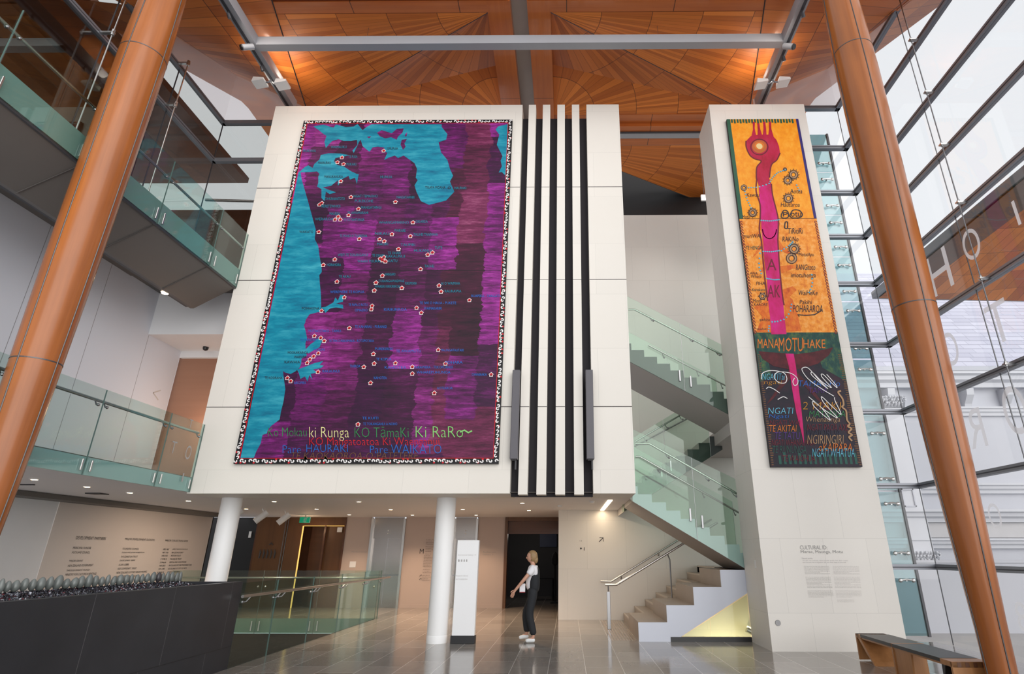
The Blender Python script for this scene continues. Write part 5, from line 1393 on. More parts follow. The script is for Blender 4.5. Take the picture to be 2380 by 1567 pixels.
for body, x0, x1, y0, y1, mat, sh in (('Ko Mokau', 285, 590, 1205, 1275, 'p_green', 0), ('ki Runga', 610, 925, 1200, 1310, 'p_cream', 0), ('KO T\u0101maKi', 968, 1395, 1200, 1282, 'p_green', 0), ('Ki RaRo', 1450, 1825, 1195, 1282, 'p_lime', 0),
                                     ('KO Mangatoatoa Ki Waenganui', 612, 1640, 1282, 1365, 'p_red', 0), ('Pare', 400, 545, 1345, 1408, 'p_blue', 0), ('HAURAKI', 588, 915, 1338, 1398, 'p_blue', 0), ('Pare', 1090, 1230, 1348, 1408, 'p_blue', 0), ('WAIKATO', 1255, 1655, 1338, 1410, 'p_blue', 0), ('TE KAOKAOROA-O-PATETERE', 470, 1475, 1402, 1455, 'p_brown', .25)):
    VL += .0003; m = MB(); ltext(m, 2, x0, x1, y0, y1, body, VL, sh, .016); m.build('verse_lettering', mat, t)
m = MB(); m.ribbon([cpt(2, 1800, 1240, .012), cpt(2, 1835, 1225, .012), cpt(2, 1865, 1245, .012), cpt(2, 1895, 1230, .012)], .03); m.build('verse_flourish', 'p_lime', t)

# ================================================================== THE TALL PAINTING ON THE PIER
QX0, QX1, QZ0, QZ1 = 3.94, 5.70, 3.17, 11.61
ZA, ZB = cpt(3, 500, 914)[2], cpt(4, 700, 332)[2]
t = thing('tall_picture', 'tall narrow orange and black painting with a magenta figure, on the right pier', 'painting', (4.82, YP, QZ0))
m = MB(); m.box(QX0, QX1, YP, YF - .004, QZ0, QZ1); m.build('canvas_back', 'p_black', t)
def pl(name, x0, x1, z0, z1, mat, l=.002):
    m = MB(); m.box(x0, x1, YP - l, YP, z0, z1); return m.build(name, mat, t)
pl('upper_panel', QX0, QX1, ZA + .006, QZ1, 'orange'); pl('middle_panel', QX0, QX1, ZB, ZA - .006, 'orange2'); pl('lower_panel', QX0, QX1, QZ0, ZB, 'dark_paint')
m = MB()
zq = cpt(4, 700, 495)[2]
m.add([(QX0, YP - .004, zq), (QX1, YP - .004, zq - .15), (QX1, YP - .004, ZB), (QX0, YP - .004, ZB)], [(0, 1, 2, 3)])
zq2 = cpt(4, 700, 740)[2]
m.add([(QX0, YP - .0035, zq2), (QX0 + .25, YP - .0035, zq2 + .1), (QX0 + .2, YP - .0035, zq), (QX0, YP - .0035, zq)], [(0, 1, 2, 3)]); m.add([(QX1 - .45, YP - .0035, zq2 + .3), (QX1, YP - .0035, zq2), (QX1, YP - .0035, zq), (QX1 - .5, YP - .0035, zq)], [(0, 1, 2, 3)])
m.build('green_ground', 'green_paint', t)
# borders
pl('left_border', QX0, QX0 + .085, ZA, QZ1, 'p_border', .006); pl('right_border', QX1 - .06, QX1, ZA, QZ1, 'p_royal', .006)
m = MB()
for i in range(22):
    x = QX0 + .1 + i * (QX1 - QX0 - .2) / 22
    m.box(x, x + .045, YP - .006, YP, QZ1 - .11 - .02 * (i % 2), QZ1)
m.build('top_border', 'p_border', t)
m = MB()
for x in (QX0 + .03, QX1 - .035):
    z = ZB; m = MB()
    while z < ZA - .06:
        m.ribbon([(x + .025 * math.cos(k * .9), YP - .006, z + .03 * math.sin(k * .9)) for k in range(7)], .016)
        z += .075
    m.build('side_chain', 'p_dkred', t)['kind'] = 'stuff'
m = MB()
for i in range(16):
    x = QX0 + .16 + i * .098
    m.box(x, x + .05, YP - .005, YP, QZ0 + .05, QZ0 + .05 + random.uniform(.16, .24))
m.build('bottom_bars', 'p_dkgreen', t)
m = MB()
for z_ in [QZ0 + .03 + i * .045 for i in range(90)]:
    if z_ > ZB - .5: break
    m.box(QX0 + .012, QX0 + .012 + random.uniform(.03, .07), YP - .005, YP, z_, z_ + .022); m.box(QX1 - .05 - random.uniform(0, .04), QX1 - .012, YP - .005, YP, z_, z_ + .022)
m.build('dotted_edge', 'p_brown', t)
def P3(L, l): return [cpt(3, x, y, l) for x, y in L]
def P4(L, l): return [cpt(4, x, y, l) for x, y in L]
# flames around the trunk
M['flame'] = brushed('flame orange paint', (.50, .06, .01), (.72, .15, .012), (.80, .28, .03), 8, 5); FL = .0045
m = MB()
for L in ([(455, 1050), (430, 1120), (368, 1228), (420, 1180), (458, 1120)], [(565, 1060), (610, 1130), (690, 1200), (640, 1190), (570, 1150)], [(470, 1270), (430, 1340), (460, 1330), (490, 1300)], [(585, 1290), (700, 1280), (780, 1310), (690, 1310), (600, 1350)], [(600, 1480), (690, 1450), (720, 1480), (640, 1560), (600, 1560)], [(440, 900), (425, 1000), (445, 1010), (455, 900)], [(560, 860), (590, 960), (575, 1000), (555, 930)]):
    FL = FL + .00012; m = MB(); m.flat(P3(L, FL)); m.build('flame_stroke', 'flame', t)
for L in ([(655, 0), (720, 60), (760, 180), (790, 320), (655, 325)], [(400, 120), (520, 60), (545, 330), (420, 325), (470, 200)]):
    FL = FL + .00012; m = MB(); m.flat(P4(L, FL)); m.build('flame_stroke', 'flame', t)
m = MB(); m.flat(P3([(320, 300), (360, 260), (420, 250), (520, 250), (560, 290), (580, 340), (590, 400), (560, 450), (520, 490), (510, 540), (500, 590), (520, 640), (430, 690), (405, 600), (400, 520), (430, 470), (440, 458), (390, 440), (350, 410), (320, 350)], .006))
for L in ([(372, 150), (390, 150), (388, 200), (400, 258), (362, 262), (375, 210)], [(408, 160), (425, 160), (430, 200), (448, 258), (412, 258), (412, 205)], [(455, 150), (472, 150), (478, 200), (482, 258), (452, 258), (458, 205)], [(500, 150), (518, 150), (520, 205), (538, 265), (495, 258), (503, 205)]):
    m.flat(P3(L, .0062))
m.build('figure_head', 'crimson', t)
m = MB(); m.flat(P3([(420, 660), (520, 640), (520, 700), (540, 760), (560, 850), (572, 930), (568, 1000), (570, 1100), (580, 1250), (588, 1380), (600, 1500), (612, 1567), (625, 1700), (640, 1830), (520, 1832), (510, 1700), (495, 1567), (485, 1400), (465, 1250), (455, 1100), (442, 1000), (437, 900), (430, 780)], .0065)); m.build('figure_trunk', 'magenta', t)
m = MB()
for L in ([(405, 600), (400, 700), (430, 800), (432, 905), (425, 1000), (442, 1100), (455, 1250), (470, 1400), (490, 1567)], [(520, 640), (530, 730), (560, 850), (575, 930), (572, 1060), (572, 1100), (585, 1300), (605, 1500), (620, 1600)], [(320, 300), (322, 350), (350, 412), (390, 442), (440, 460), (405, 510), (402, 600)], [(590, 395), (562, 452), (520, 492), (505, 590)]):
    m.curve(P3(L, .0075), .030)
for k in range(2):
    m.ribbon([cpt(3, 505 + 55 * math.cos(a), 1000 + 75 * math.sin(a), .0076) for a in [i * PI / 8 for i in range(9)]], .02)
m.build('figure_outline', 'p_dkred', t)
m = MB(); m.flat([cpt(3, 425 + 58 * math.cos(i * PI / 10), 345 + 52 * math.sin(i * PI / 10), .0079) for i in range(20)]); m.build('eye_disc', 'p_rust', t)
m = MB(); m.ribbon([cpt(3, 425 + 30 * math.cos(a), 340 + 25 * math.sin(a), .0085) for a in [i * PI / 10 for i in range(21)]], .05); m.build('eye_ring', 'p_orange', t)
p = Vector(cpt(3, 425, 342, .0075)); m = MB(); m.flat([(p.x + .075 * math.cos(i * PI / 8), YP - .009, p.z + .085 * math.sin(i * PI / 8)) for i in range(16)]); m.build('eye', 'p_pale', t)
m = MB(); m.ribbon([cpt(3, 425 + 68 * math.cos(a), 348 + 62 * math.sin(a), .0078) for a in [i * PI / 10 for i in range(21)]], .03); m.build('eye_shadow', 'p_dkred', t)
# letters on the trunk and the beads around it
m = MB(); ltext(m, 3, 485, 560, 1235, 1325, 'A', .009); ltext(m, 3, 490, 590, 1440, 1540, 'AK', .009); m.build('trunk_lettering', 'p_dkred', t)
m = MB()
def beads(L, c, n, r_=.02):
    for k in range(n):
        f_ = k / (n - 1) * (len(L) - 1); i = min(int(f_), len(L) - 2); u_ = f_ - i
        x, y = L[i][0] + (L[i + 1][0] - L[i][0]) * u_, L[i][1] + (L[i + 1][1] - L[i][1]) * u_
        q = cpt(c, x, y, .009); m.ball(q, r_, (1, .15, 1), 6, 4)
beads([(340, 670), (410, 668), (500, 640), (530, 590), (570, 550), (630, 530)], 3, 18); beads([(440, 930), (510, 935), (580, 925)], 3, 10); beads([(455, 1175), (520, 1178), (580, 1170)], 3, 9); beads([(485, 1390), (540, 1400), (580, 1398)], 3, 8); beads([(310, 700), (330, 770), (360, 830)], 3, 7)
beads([(690, 1100), (660, 1130), (600, 1170)], 3, 7); beads([(430, 1190), (420, 1290), (440, 1350)], 3, 6); beads([(840, 1360), (845, 1440), (820, 1500)], 3, 6); beads([(550, 245), (600, 240), (660, 220), (700, 160), (710, 100)], 4, 10); beads([(720, 650), (740, 690)], 3, 3); beads([(520, 320), (525, 280)], 4, 3)
m.build('bead_chains', 'p_ltblue', t)
for x, y, r_, pet in ((695, 568, 34, 12), (650, 612, 30, 11), (303, 670, 24, 0), (372, 868, 30, 12), (655, 755, 34, 12), (700, 1155, 38, 14), (680, 1230, 44, 0), (628, 525, 14, 0), (450, 1530, 26, 6)):
    m, m2 = MB(), MB()
    for rr in (.95, .5):
        m.ribbon([cpt(3, x + r_ * rr * math.cos(a), y + r_ * rr * math.sin(a), .009) for a in [i * PI / 9 for i in range(19)]], .014)
    m2.ribbon([cpt(3, x + r_ * .72 * math.cos(a), y + r_ * .72 * math.sin(a), .0085) for a in [i * PI / 9 for i in range(19)]], .035)
    for k in range(pet):
        a = 2 * PI * k / pet
        m.ribbon([cpt(3, x + r_ * math.cos(a - .2), y + r_ * math.sin(a - .2), .009), cpt(3, x + 1.4 * r_ * math.cos(a), y + 1.4 * r_ * math.sin(a), .009), cpt(3, x + r_ * math.cos(a + .2), y + r_ * math.sin(a + .2), .009)], .013)
    fo = m.build('flower', 'p_ink', t); m2.build('flower_ring', 'p_tan', fo)
m = MB()
for c, body, x0, x1, y0, y1 in ((3, 'Aotea', 668, 765, 680, 716), (3, 'Kawau', 325, 425, 712, 742), (3, 'Hauturoa', 595, 745, 788, 822), (3, 'Motu', 290, 348, 888, 914), (3, 'muriWAi', 300, 438, 1038, 1068), (3, 'TiRitiRi', 652, 770, 990, 1035), (3, 'RAKiNo', 608, 735, 1058, 1096), (3, 'MotutApu', 738, 856, 1185, 1222), (3, 'RANGitoto', 715, 868, 1278, 1322), (3, 'imotuhenga', 675, 872, 1345, 1392), (3, 'ANA', 350, 410, 1338, 1358), (3, 'Whata', 358, 442, 1360, 1385), (3, 'PIHA', 400, 470, 1415, 1440), (3, 'WaiHeKe', 735, 886, 1483, 1522), (4, 'Motu', 392, 462, 55, 85), (4, 'KARORE', 400, 512, 90, 112), (4, 'POHARAROA', 722, 970, 105, 165), (4, 'Pakihi', 778, 880, 62, 98), (4, 'awhitu', 445, 530, 212, 240), (4, 'wahiti', 425, 510, 292, 312)):
    m = MB(); ltext(m, c, x0, x1, y0, y1, body, .0095, .1, .003); m.build('island_name', 'p_ink', t)
m = MB()
m.ribbon(P4([(960, 150), (900, 185), (830, 190), (760, 185), (775, 200)], .0095), .022)
for L in ([(600, 880), (620, 850), (650, 860), (655, 900), (630, 912), (600, 905), (600, 880)], [(665, 895), (690, 850), (740, 850), (765, 880), (750, 905), (690, 910), (665, 895)], [(625, 990), (630, 945), (648, 945), (646, 992), (625, 990)]):
    m.curve(P3(L, .0095), .024)
ltext(m, 3, 612, 650, 865, 898, 'P', .0095); ltext(m, 3, 675, 755, 862, 900, 'otu', .0095)
m.build('name_flourishes', 'p_ink', t)
m = MB(); ltext(m, 3, 318, 445, 1132, 1160, 'TE HENGA', .0095); ltext(m, 3, 368, 470, 1467, 1490, 'Karekare', .0095); m.build('olive_names', 'p_dkgreen', t)
# lower panel: canoe, blade, names
m = MB(); m.flat(P4([(437, 488), (560, 497), (750, 512), (900, 492), (1055, 455), (1020, 520), (930, 590), (800, 630), (700, 640), (560, 610), (470, 550)], .006))
for L in ([(690, 640), (640, 720), (570, 830), (500, 930), (560, 880), (650, 770), (715, 700)], [(740, 640), (850, 760), (960, 900), (1060, 1000), (990, 960), (860, 820), (750, 700)]):
    m.flat(P4(L, .0055))
m.build('canoe_hull', 'maroon', t)
m = MB(); m.flat(P4([(660, 507), (728, 508), (745, 600), (765, 750), (790, 950), (810, 1150), (815, 1258), (790, 1150), (750, 1000), (715, 800), (690, 620)], .007)); m.build('magenta_blade', 'magenta', t)
IL = .0085
for body, x0, x1, y0, y1, mat in (('NGATITai', 468, 655, 672, 725, 'p_ltblue'), ('ngati', 482, 632, 728, 772, 'p_gold'), ('TAMA oHo', 765, 1112, 730, 778, 'p_blue'), ('NGATI', 515, 725, 955, 1006, 'p_ltblue'), ('Ngati', 522, 690, 1010, 1050, 'p_blue'), ('NGATI WAI', 530, 780, 1058, 1098, 'p_dkred'),
                                  ('TE AKITAI', 525, 752, 1100, 1152, 'p_orange'), ('TE TATU', 570, 780, 1158, 1215, 'p_purple'), ('NGATI WHANAUNGA', 545, 905, 1220, 1268, 'p_dkred'), ('TE RUNUNGA', 552, 832, 1270, 1330, 'p_dkgreen'), ('TE WAIOHUA', 635, 905, 1350, 1400, 'p_dkred'),
                                  ('2 MAKI', 800, 1122, 908, 970, 'p_gold'), ('MATENGA', 855, 1155, 980, 1032, 'p_green'), ('Whenaunga', 828, 1112, 1030, 1085, 'p_tan'), ('NGATI PAOA AXE', 840, 1180, 1090, 1145, 'p_dkred'), ('WAIORUA', 832, 1112, 1135, 1190, 'p_navy'), ('NGIRINGIRI', 840, 1142, 1180, 1255, 'p_tan'),
                                  ('oKAIPARA', 935, 1212, 1252, 1312, 'p_orange'), ('NGATI WHATUA', 880, 1232, 1292, 1362, 'p_ltblue'), ('TAMA', 850, 1005, 790, 835, 'p_purple')):
    IL += .0002; m = MB(); ltext(m, 4, x0, x1, y0, y1, body, IL, .12, .012); m.build('iwi_lettering', mat, t)
m = MB(); ltext(m, 4, 430, 605, 385, 462, 'MANA', .0085); ltext(m, 4, 605, 805, 375, 490, 'MOTU', .0085); ltext(m, 4, 808, 990, 390, 462, 'HAKE', .0085); m.build('title_lettering', 'p_orange', t)
m = MB()
for L in ([(460, 720), (470, 670), (540, 648), (640, 665), (670, 710), (655, 750), (600, 745), (565, 700), (600, 660), (700, 670), (755, 710), (760, 755), (735, 772), (720, 740), (735, 710)], [(500, 800), (520, 785), (560, 800), (612, 835)], [(595, 888), (640, 865), (675, 880)],
          [(1060, 860), (960, 800), (850, 720), (798, 650), (805, 625), (850, 630), (930, 720), (1010, 800), (880, 690), (885, 665), (960, 740), (1040, 790), (960, 700), (970, 680), (1050, 760), (1085, 790), (1070, 760), (1000, 680)], [(850, 865), (960, 960), (1030, 1060), (900, 950), (890, 905), (990, 980), (1090, 1040), (980, 920), (960, 865), (1060, 960), (1120, 1010), (1070, 900), (1065, 870)]):
    m.curve(P4(L, .0140), .016)
m.build('white_scribbles', 'p_white', t)
m = MB(); m.curve(P4([(1118, 815), (1095, 830), (1130, 880), (1140, 930), (1128, 950), (1160, 980), (1165, 1030), (1170, 1060), (1190, 1090), (1175, 1110), (1205, 1130), (1180, 1160), (1210, 1180), (1185, 1200), (1210, 1230)], .0140), .034); m.build('tan_squiggle', 'p_tan', t)

# ================================================================== PERSON
def skin(verts, edges, radii, mat, name, parent, sub=2, root=0, org=(0, 0, 0)):
    me = bpy.data.meshes.new(name); o0 = Vector(org)
    me.from_pydata([tuple(Vector(v) - o0) for v in verts], edges, [])
    o = bpy.data.objects.new(name, me); COL.objects.link(o)
    md = o.modifiers.new('s', 'SKIN'); md.use_smooth_shade = True
    for i, sv in enumerate(me.skin_vertices[0].data):
        r_ = radii[i]; sv.radius = (r_, r_) if not isinstance(r_, tuple) else r_
        sv.use_root = i == root
    ss = o.modifiers.new('u', 'SUBSURF'); ss.levels = ss.render_levels = sub
    bpy.context.view_layer.update()
    nm = bpy.data.meshes.new_from_object(o.evaluated_get(bpy.context.evaluated_depsgraph_get()))
    o.modifiers.clear(); o.data = nm; bpy.data.meshes.remove(me)
    nm.materials.clear(); nm.materials.append(M[mat]); nm.shade_smooth()
    o.name = name
    if parent: o.parent = parent
    else: o.location = o0
    return o
PX, PY = -.70, 12.32
def pv(f_, l_, z): return (PX - f_, PY - l_, z)     # f forward (towards -x), l to the walker's left (towards the camera)
pe = thing('person', 'person in white T-shirt and black trousers walking left past the totem, carrying white papers', 'person', (PX, PY, 0))
org = (PX, PY, 0)
V, E_, R_ = [], [], []
def node(p, r_, par=None):
    V.append(p); R_.append(r_)
    if par is not None: E_.append((par, len(V) - 1))
    return len(V) - 1
pel = node(pv(0, 0, .90), (.075, .10)); sp1 = node(pv(.01, 0, 1.05), (.065, .09), pel); ch = node(pv(.0, 0, 1.24), (.075, .11), sp1); nb = node(pv(-.005, 0, 1.37), .05, ch); nk = node(pv(.01, 0, 1.43), .046, nb)
hd = node(pv(.03, 0, 1.50), .06, nk)
for s_, (kn, an, to) in ((1, ((.06, .09, .49), (-.04, .09, .085), (.10, .095, .035))), (-1, ((.14, -.09, .50), (.10, -.09, .12), (.24, -.09, .075)))):
    hp = node(pv(.0, .08 * s_, .84), .065, pel); k_ = node(pv(*kn), .05, hp); a_ = node(pv(*an), .036, k_); node(pv(*to), .026, a_)
LH, RH = (.37, .18, .86), (.10, -.02, 1.03)
sl = node(pv(-.01, .155, 1.325), .042, ch); el = node(pv(.16, .21, 1.12), .037, sl); wl = node(pv(.33, .19, .93), .026, el); node(pv(.36, .19, .885), .022, wl)
sr = node(pv(-.01, -.155, 1.325), .042, ch); er = node(pv(-.02, -.22, 1.07), .037, sr); wr_ = node(pv(.10, -.08, 1.00), .026, er); node(pv(.125, -.03, 1.015), .022, wr_)
skin(V, E_, R_, 'skin', 'body', pe, 2, 0, org)
# hands with five fingers each
def hand(w, d, side, name):
    w, d = Vector(w), Vector(d).normalized()
    s_ = d.cross(Vector((0, 1, .2))).normalized() * side
    V, E2, R2 = [w, w + d * .045], [(0, 1)], [(.026, .016), (.034, .016)]
    for k, (ln, off) in enumerate(((.062, -.027), (.072, -.009), (.068, .009), (.054, .026))):
        b0 = len(V); base = w + d * .075 + s_ * off
        V += [base, base + d * ln * .5 + Vector((0, .004, -.006)), base + d * ln * .9 + Vector((0, .012, -.022))]; R2 += [.0095, .0085, .007]; E2 += [(1, b0), (b0, b0 + 1), (b0 + 1, b0 + 2)]
    b0 = len(V); V += [w + d * .03 - s_ * .034, w + d * .06 - s_ * .052, w + d * .085 - s_ * .05]; R2 += [.011, .0095, .008]; E2 += [(0, b0), (b0, b0 + 1), (b0 + 1, b0 + 2)]
    skin(V, E2, R2, 'skin', name, pe, 1, 0, org)
hand(pv(.33, .19, .93), (-.05, 0, -.08), 1, 'hand'); hand(pv(.10, -.08, 1.00), (-.04, -.09, .03), 1, 'hand')
# head with face
def head_fn(p):
    q = p.copy()
    if q.z < 0: q.x *= 1 + .12 * (q.z / .11); q.y *= 1 + .28 * (q.z / .11)
    if q.x < 0 and q.z < -.02: q.x *= 1.04
    return q
hc = Vector(pv(.035, 0, 1.535))
m = MB(); m.ball(hc, 1, (.095, .074, .112), 24, 18, fn=head_fn)
m.ball(hc + Vector((-.094, 0, -.016)), .013, (1.1, .8, 1.7), 10, 8)
for s_ in (-1, 1): m.ball(hc + Vector((.01, s_ * .072, -.012)), .022, (.7, .35, 1.2), 8, 6)
m.build('head', 'skin', pe, 'all')
m = MB()
for s_ in (-1, 1): m.ball(hc + Vector((-.082, s_ * .03, .012)), .012, (.7, 1, .7), 10, 8)
m.build('eyes', 'ink', pe, 'all')
m = MB(); m.ball(hc + Vector((-.077, 0, -.058)), .02, (.4, 1, .26), 10, 6); m.build('mouth', 'lips', pe, 'all')
def hair_fn(p):
    q = p.copy()
    if q.x < -.04 and q.z < .05: q *= .86
    if q.x > -.02 and q.z < 0: q.z *= 1.12; q.x *= 1.06
    return q
m = MB(); m.ball(hc + Vector((.020, 0, .018)), 1, (.104, .084, .112), 24, 16, fn=hair_fn); m.ball(hc + Vector((.085, 0, -.05)), 1, (.05, .055, .075), 14, 10); m.build('hair', 'hair', pe, 'all')
# clothes
V, E_, R_ = [], [], []
a0 = node(pv(.005, 0, .885), (.125, .155)); a1 = node(pv(.01, 0, 1.10), (.105, .138), a0); a2 = node(pv(.0, 0, 1.25), (.112, .155), a1); a3 = node(pv(-.005, 0, 1.355), (.075, .10), a2)
for s_, e_ in ((1, (.085, .195, 1.20)), (-1, (-.015, -.20, 1.18))):
    b_ = node(pv(-.01, .155 * s_, 1.325), .075, a2); node(pv(*e_), .066, b_)
skin(V, E_, R_, 'tee', 't_shirt', pe, 2, 0, org)
V, E_, R_ = [], [], []
a0 = node(pv(-.03, 0, .84), (.125, .165)); a1 = node(pv(-.03, 0, 1.10), (.118, .16), a0); a2 = node(pv(-.035, 0, 1.27), (.115, .16), a1); a3 = node(pv(-.035, 0, 1.385), (.07, .10), a2)
skin(V, E_, R_, 'black_cloth', 'dark_top', pe, 2, 0, org)
V, E_, R_ = [], [], []
p0_ = node(pv(0, 0, 1.01), (.108, .138)); p1_ = node(pv(0, 0, .87), (.115, .15), p0_)
for s_, (kn, an) in ((1, ((.055, .09, .49), (-.045, .09, .12))), (-1, ((.135, -.09, .50), (.095, -.09, .155)))):
    h_ = node(pv(.0, .088 * s_, .80), .098, p1_); k_ = node(pv(*kn), .082, h_); node(pv(*an), .072, k_)
skin(V, E_, R_, 'black_cloth', 'trousers', pe, 2, 0, org)
for an, to, zz in (((-.045, .09), (.12, .10), .0), ((.09, -.09), (.26, -.09), .045)):
    V, E_, R_ = [], [], []
    a0 = node(pv(an[0] - .03, an[1], .045 + zz), .042); a1 = node(pv(an[0] + .05, an[1], .048 + zz), .046, a0); node(pv(to[0], to[1], .035 + zz * .6), .034, a1)
    skin(V, E_, R_, 'shoe', 'shoe', pe, 2, 0, org)
m = MB(); c = Vector(pv(.20, .13, .985))
m.bbox(c.x - .05, c.x + .06, c.y - .012, c.y + .012, c.z - .09, c.z + .06, .003)
pp = tag(m.build('papers', 'tee', None), 'bundle of white papers with a red edge held by the walking person', 'papers')
m = MB(); m.box(c.x - .05, c.x + .06, c.y - .013, c.y + .013, c.z - .10, c.z - .09); m.build('red_edge', 'red', pp)

# ================================================================== OUTSIDE
l = MB(); l.box(7.25, 60, -20, 60, -.25, -.1); structure(l.build('ground_outside', 'paving'), 'pale paving outside the facade', 'ground')
YB = 22.0
l = MB(); l.box(7.5, 34, 14.6, 14.8, -.1, 1.40); l.box(7.5, 34, 14.56, 14.84, 1.40, 1.46)
tag(l.build('forecourt_wall', 'ext_white'), 'low white wall outside the facade below the heritage building', 'wall')
hb = thing('heritage_building', 'white heritage building with slate roof and cornices outside the facade', 'building', (14, YB, 0))
def bz(py, px=2200): return U(px, py, y=YB).z
m = MB(); m.box(4, 34, YB, YB + .5, -.1, 8.5); m.build('front_wall', 'ext_white', hb)
ze = 8.45
m = MB(); m.add([(2, YB - .5, ze), (36, YB - .5, ze), (36, YB + 5.5, ze + 7.3), (2, YB + 5.5, ze + 7.3), (2, YB + 5.6, ze), (36, YB + 5.6, ze)], [(0, 1, 2, 3), (4, 3, 2, 5), (0, 4, 5, 1), (0, 3, 4), (1, 5, 2)]); m.build('slate_roof', 'slate', hb)
def mould(name, z0, z1, out, mat='ext_white2'):
    m = MB(); h = z1 - z0
    m.prism([(YB, z0), (YB - out * .45, z0), (YB - out * .5, z0 + h * .3), (YB - out * .75, z0 + h * .45), (YB - out * .8, z0 + h * .7), (YB - out, z0 + h * .8), (YB - out, z1), (YB, z1)], 'x', 4, 34); return m.build(name, mat, hb)
m = MB(); m.box(2, 36, YB - .62, YB - .45, ze - .12, ze + .06); m.build('gutter', 'alu', hb)
mould('eaves_cornice', bz(905), ze - .1, .6); mould('frieze_moulding', bz(968), bz(948), .22); mould('string_course', bz(1148), bz(1125), .28); mould('window_cornice', bz(1215), bz(1186), .55); mould('window_moulding', bz(1275), bz(1252), .35); mould('sill_moulding', bz(1330), bz(1316), .2)
m = MB(); m.box(4, 34, YB - .12, YB, bz(1250), bz(1216)); m.build('recess_band', plain('grey stucco shade band', (.55, .54, .55), .6), hb)
for i, px in enumerate((2060, 2150, 2240, 2330, 2400)):
    p = U(px, 930, y=YB)
    m = MB(); m.prism([(YB, p.z - .5), (YB - .12, p.z - .45), (YB - .2, p.z - .2), (YB - .45, p.z + .1), (YB - .5, p.z + .35), (YB, p.z + .4)], 'x', p.x - .14, p.x + .14); m.build('cornice_bracket', 'ext_white2', hb)
x0, x1 = U(2050, 950, y=YB).x - .2, U(2115, 950, y=YB).x - .45
m = MB(); m.box(x0, x1, YB - .3, YB, -.1, 6.9); m.build('pilaster', 'ext_white2', hb)
def capital(z0, z1, x0, x1):
    m = MB(); m.prism([(YB - .30, z0), (YB - .32, z0 + .05), (YB - .45, z1 - .08), (YB - .48, z1), (YB - .2, z1), (YB - .2, z0)], 'x', x0 - .08, x1 + .08)
    hh = z1 - z0
    for k in range(7):
        for j in range(3):
            x = x0 + (x1 - x0) * (k + .5 * (j % 2)) / 6.5; z = z0 + hh * (.12 + .27 * j)
            m.tube([(x, YB - .33 - .03 * j, z), (x + random.uniform(-.03, .03), YB - .40 - .03 * j, z + hh * .18), (x + random.uniform(-.05, .05), YB - .47 - .03 * j, z + hh * .28), (x, YB - .49 - .03 * j, z + hh * .22)], [.05, .06, .045, .02], 6)
    for x in (x0 - .02, x1 + .02):
        m.tube([(x + .07 * math.cos(a), YB - .47, z1 - .12 + .07 * math.sin(a)) for a in [i * .7 for i in range(10)]], .025, 6)
    m.build('capital', 'ext_white2', hb, 'all')
capital(bz(952, 2070), bz(928, 2070), x0, x1); capital(bz(1312, 2150), bz(1282, 2150), x0 - .0, x1)
p = U(2112, 1157, y=YB - .32)
m = MB()
for a_, b_, c_, d_ in ((-.22, .22, -.32, -.28), (-.22, .22, .28, .32), (-.22, -.18, -.32, .32), (.18, .22, -.32, .32)): m.box(p.x + a_, p.x + b_, YB - .34, YB - .3, p.z + c_, p.z + d_)
m.build('panel_moulding', 'ext_white', hb)
# outside timber canopy wedge
tip = U(2042, 693, y=14.5)
oc = thing('timber_canopy', 'brown timber canopy outside the right facade, under the sky', 'canopy', (tip.x + 2, 11, tip.z))
zc = tip.z
m = MB(); m.uv = []
A, Bx = Vector((tip.x, 14.5, zc)), Vector((tip.x + 8, 14.9, zc))
O = Vector((tip.x + .2, 4.0, zc))
for i in range(25):
    e = A.lerp(Bx, i / 24)
    for j in range(9):
        q = O.lerp(e, j / 8); m.v.append(tuple(q)); m.uv.append((i * 1.0, (e - O).length * j / 8))
for i in range(24):
    for j in range(8):
        k = i * 9 + j; m.f.append((k, k + 1, k + 10, k + 9))
m.build('fan_soffit', 'pod', oc)
m = MB(); m.prism([(tip.x - .12, 14.6), (tip.x + 8.1, 15.0), (tip.x + 8.1, 3.8), (tip.x + .05, 3.8)], 'z', zc + .02, zc + .22); m.build('roof_deck', 'alu', oc)
m = MB(); m.box(tip.x + .0, tip.x + .75, 4.0, 14.0, zc - .02, zc - .005); m.build('edge_board', 'dark_timber', oc)

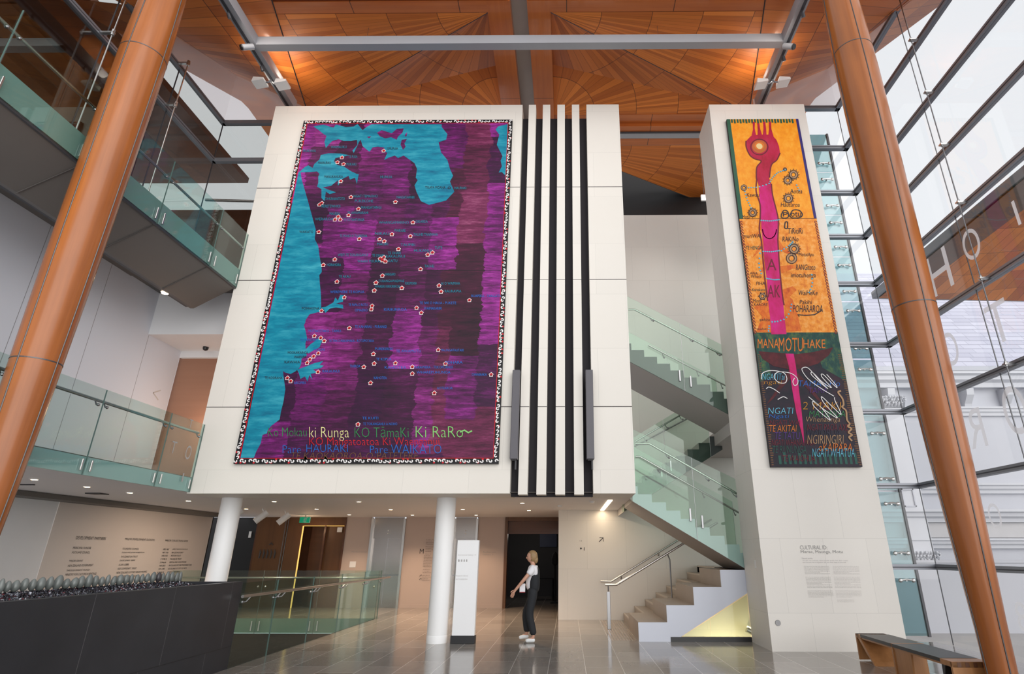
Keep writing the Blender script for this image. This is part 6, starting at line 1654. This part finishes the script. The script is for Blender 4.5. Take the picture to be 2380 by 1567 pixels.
# ================================================================== LIGHT
wd = bpy.data.worlds.new('overcast sky'); sc.world = wd; wd.use_nodes = True
bg = wd.node_tree.nodes['Background']; bg.inputs[0].default_value = (.95, .97, 1.0, 1); bg.inputs[1].default_value = .80
sd = bpy.data.lights.new('soft_daylight', 'SUN'); sd.energy = 2.35; sd.angle = math.radians(70); sd.color = (1, .97, .93)
so = bpy.data.objects.new('soft_daylight', sd); COL.objects.link(so); so.location = (10, -20, 20)
so.rotation_euler = Vector((-.65, 1.0, -.13)).to_track_quat('-Z', 'Y').to_euler()
def lamp(name, kind, loc, energy, color, size=.1, aim=None, **kw):
    ld = bpy.data.lights.new(name, kind); ld.energy = energy; ld.color = color
    if kind == 'AREA':
        ld.shape = 'RECTANGLE'; ld.size, ld.size_y = size
    else: ld.shadow_soft_size = size
    for k, v in kw.items(): setattr(ld, k, v)
    o = bpy.data.objects.new(name, ld); COL.objects.link(o); o.location = loc
    if aim: o.rotation_euler = Vector(aim).to_track_quat('-Z', 'Y').to_euler()
    return o
lamp('strip_glow', 'AREA', (.95, 14.7, 2.69), 11, (1, .80, .56), (.1, 3.0), (0, 0, -1))
lamp('gallery_fill', 'POINT', (-1.4, 22.5, 2.4), 12, (1, .9, .8), .2)  # added fill lamp to lift the dark gallery, no fixture belongs to it
lamp('lower_stair_glow', 'POINT', (3.5, 13.6, -.6), 48, (1, .80, .42), .1)
lamp('corridor_glow', 'POINT', (-8.4, 13.0, 4.4), 25, (1, .72, .52), .2)
lamp('stair_flood', 'SPOT', STAIR_FLOOD + Vector((0, -.4, .1)), 85, (1, .93, .86), .12, (-.16, .32, -1), spot_size=math.radians(130), spot_blend=.9)
for x_, y_ in ((-7.46, 10.62), (-6.94, 10.68), (4.74, 10.75), (5.26, 10.70)):
    lamp('flood_uplight', 'AREA', (x_, y_, 12.40), 9, (1, .86, .70), (.22, .22), (.9 if x_ < 0 else -.9, -.15, 1), spread=PI)
for sx_l in (-1, 1):
    lamp('gantry_beam', 'SPOT', (-1.1 + sx_l * 6.0, 8.75, 12.2), 42, (1, .88, .76), .08, (-.55 * sx_l, 1, -.42), spot_size=math.radians(125), spot_blend=1)
lamp('doors_glow', 'POINT', (-8.3, 18.9, 2.3), 5, (1, .66, .38), .1)
sc.view_settings.view_transform = 'Standard'
sc.view_settings.look = 'None'
sc.view_settings.exposure = .29
sc.view_settings.gamma = 1
sc.view_settings.use_curve_mapping = False
cy = sc.cycles
cy.max_bounces = 10; cy.diffuse_bounces = 4; cy.glossy_bounces = 4; cy.transmission_bounces = 6; cy.transparent_max_bounces = 24
cy.sample_clamp_indirect = 5; cy.caustics_reflective = False; cy.caustics_refractive = False
cy.use_denoising = True
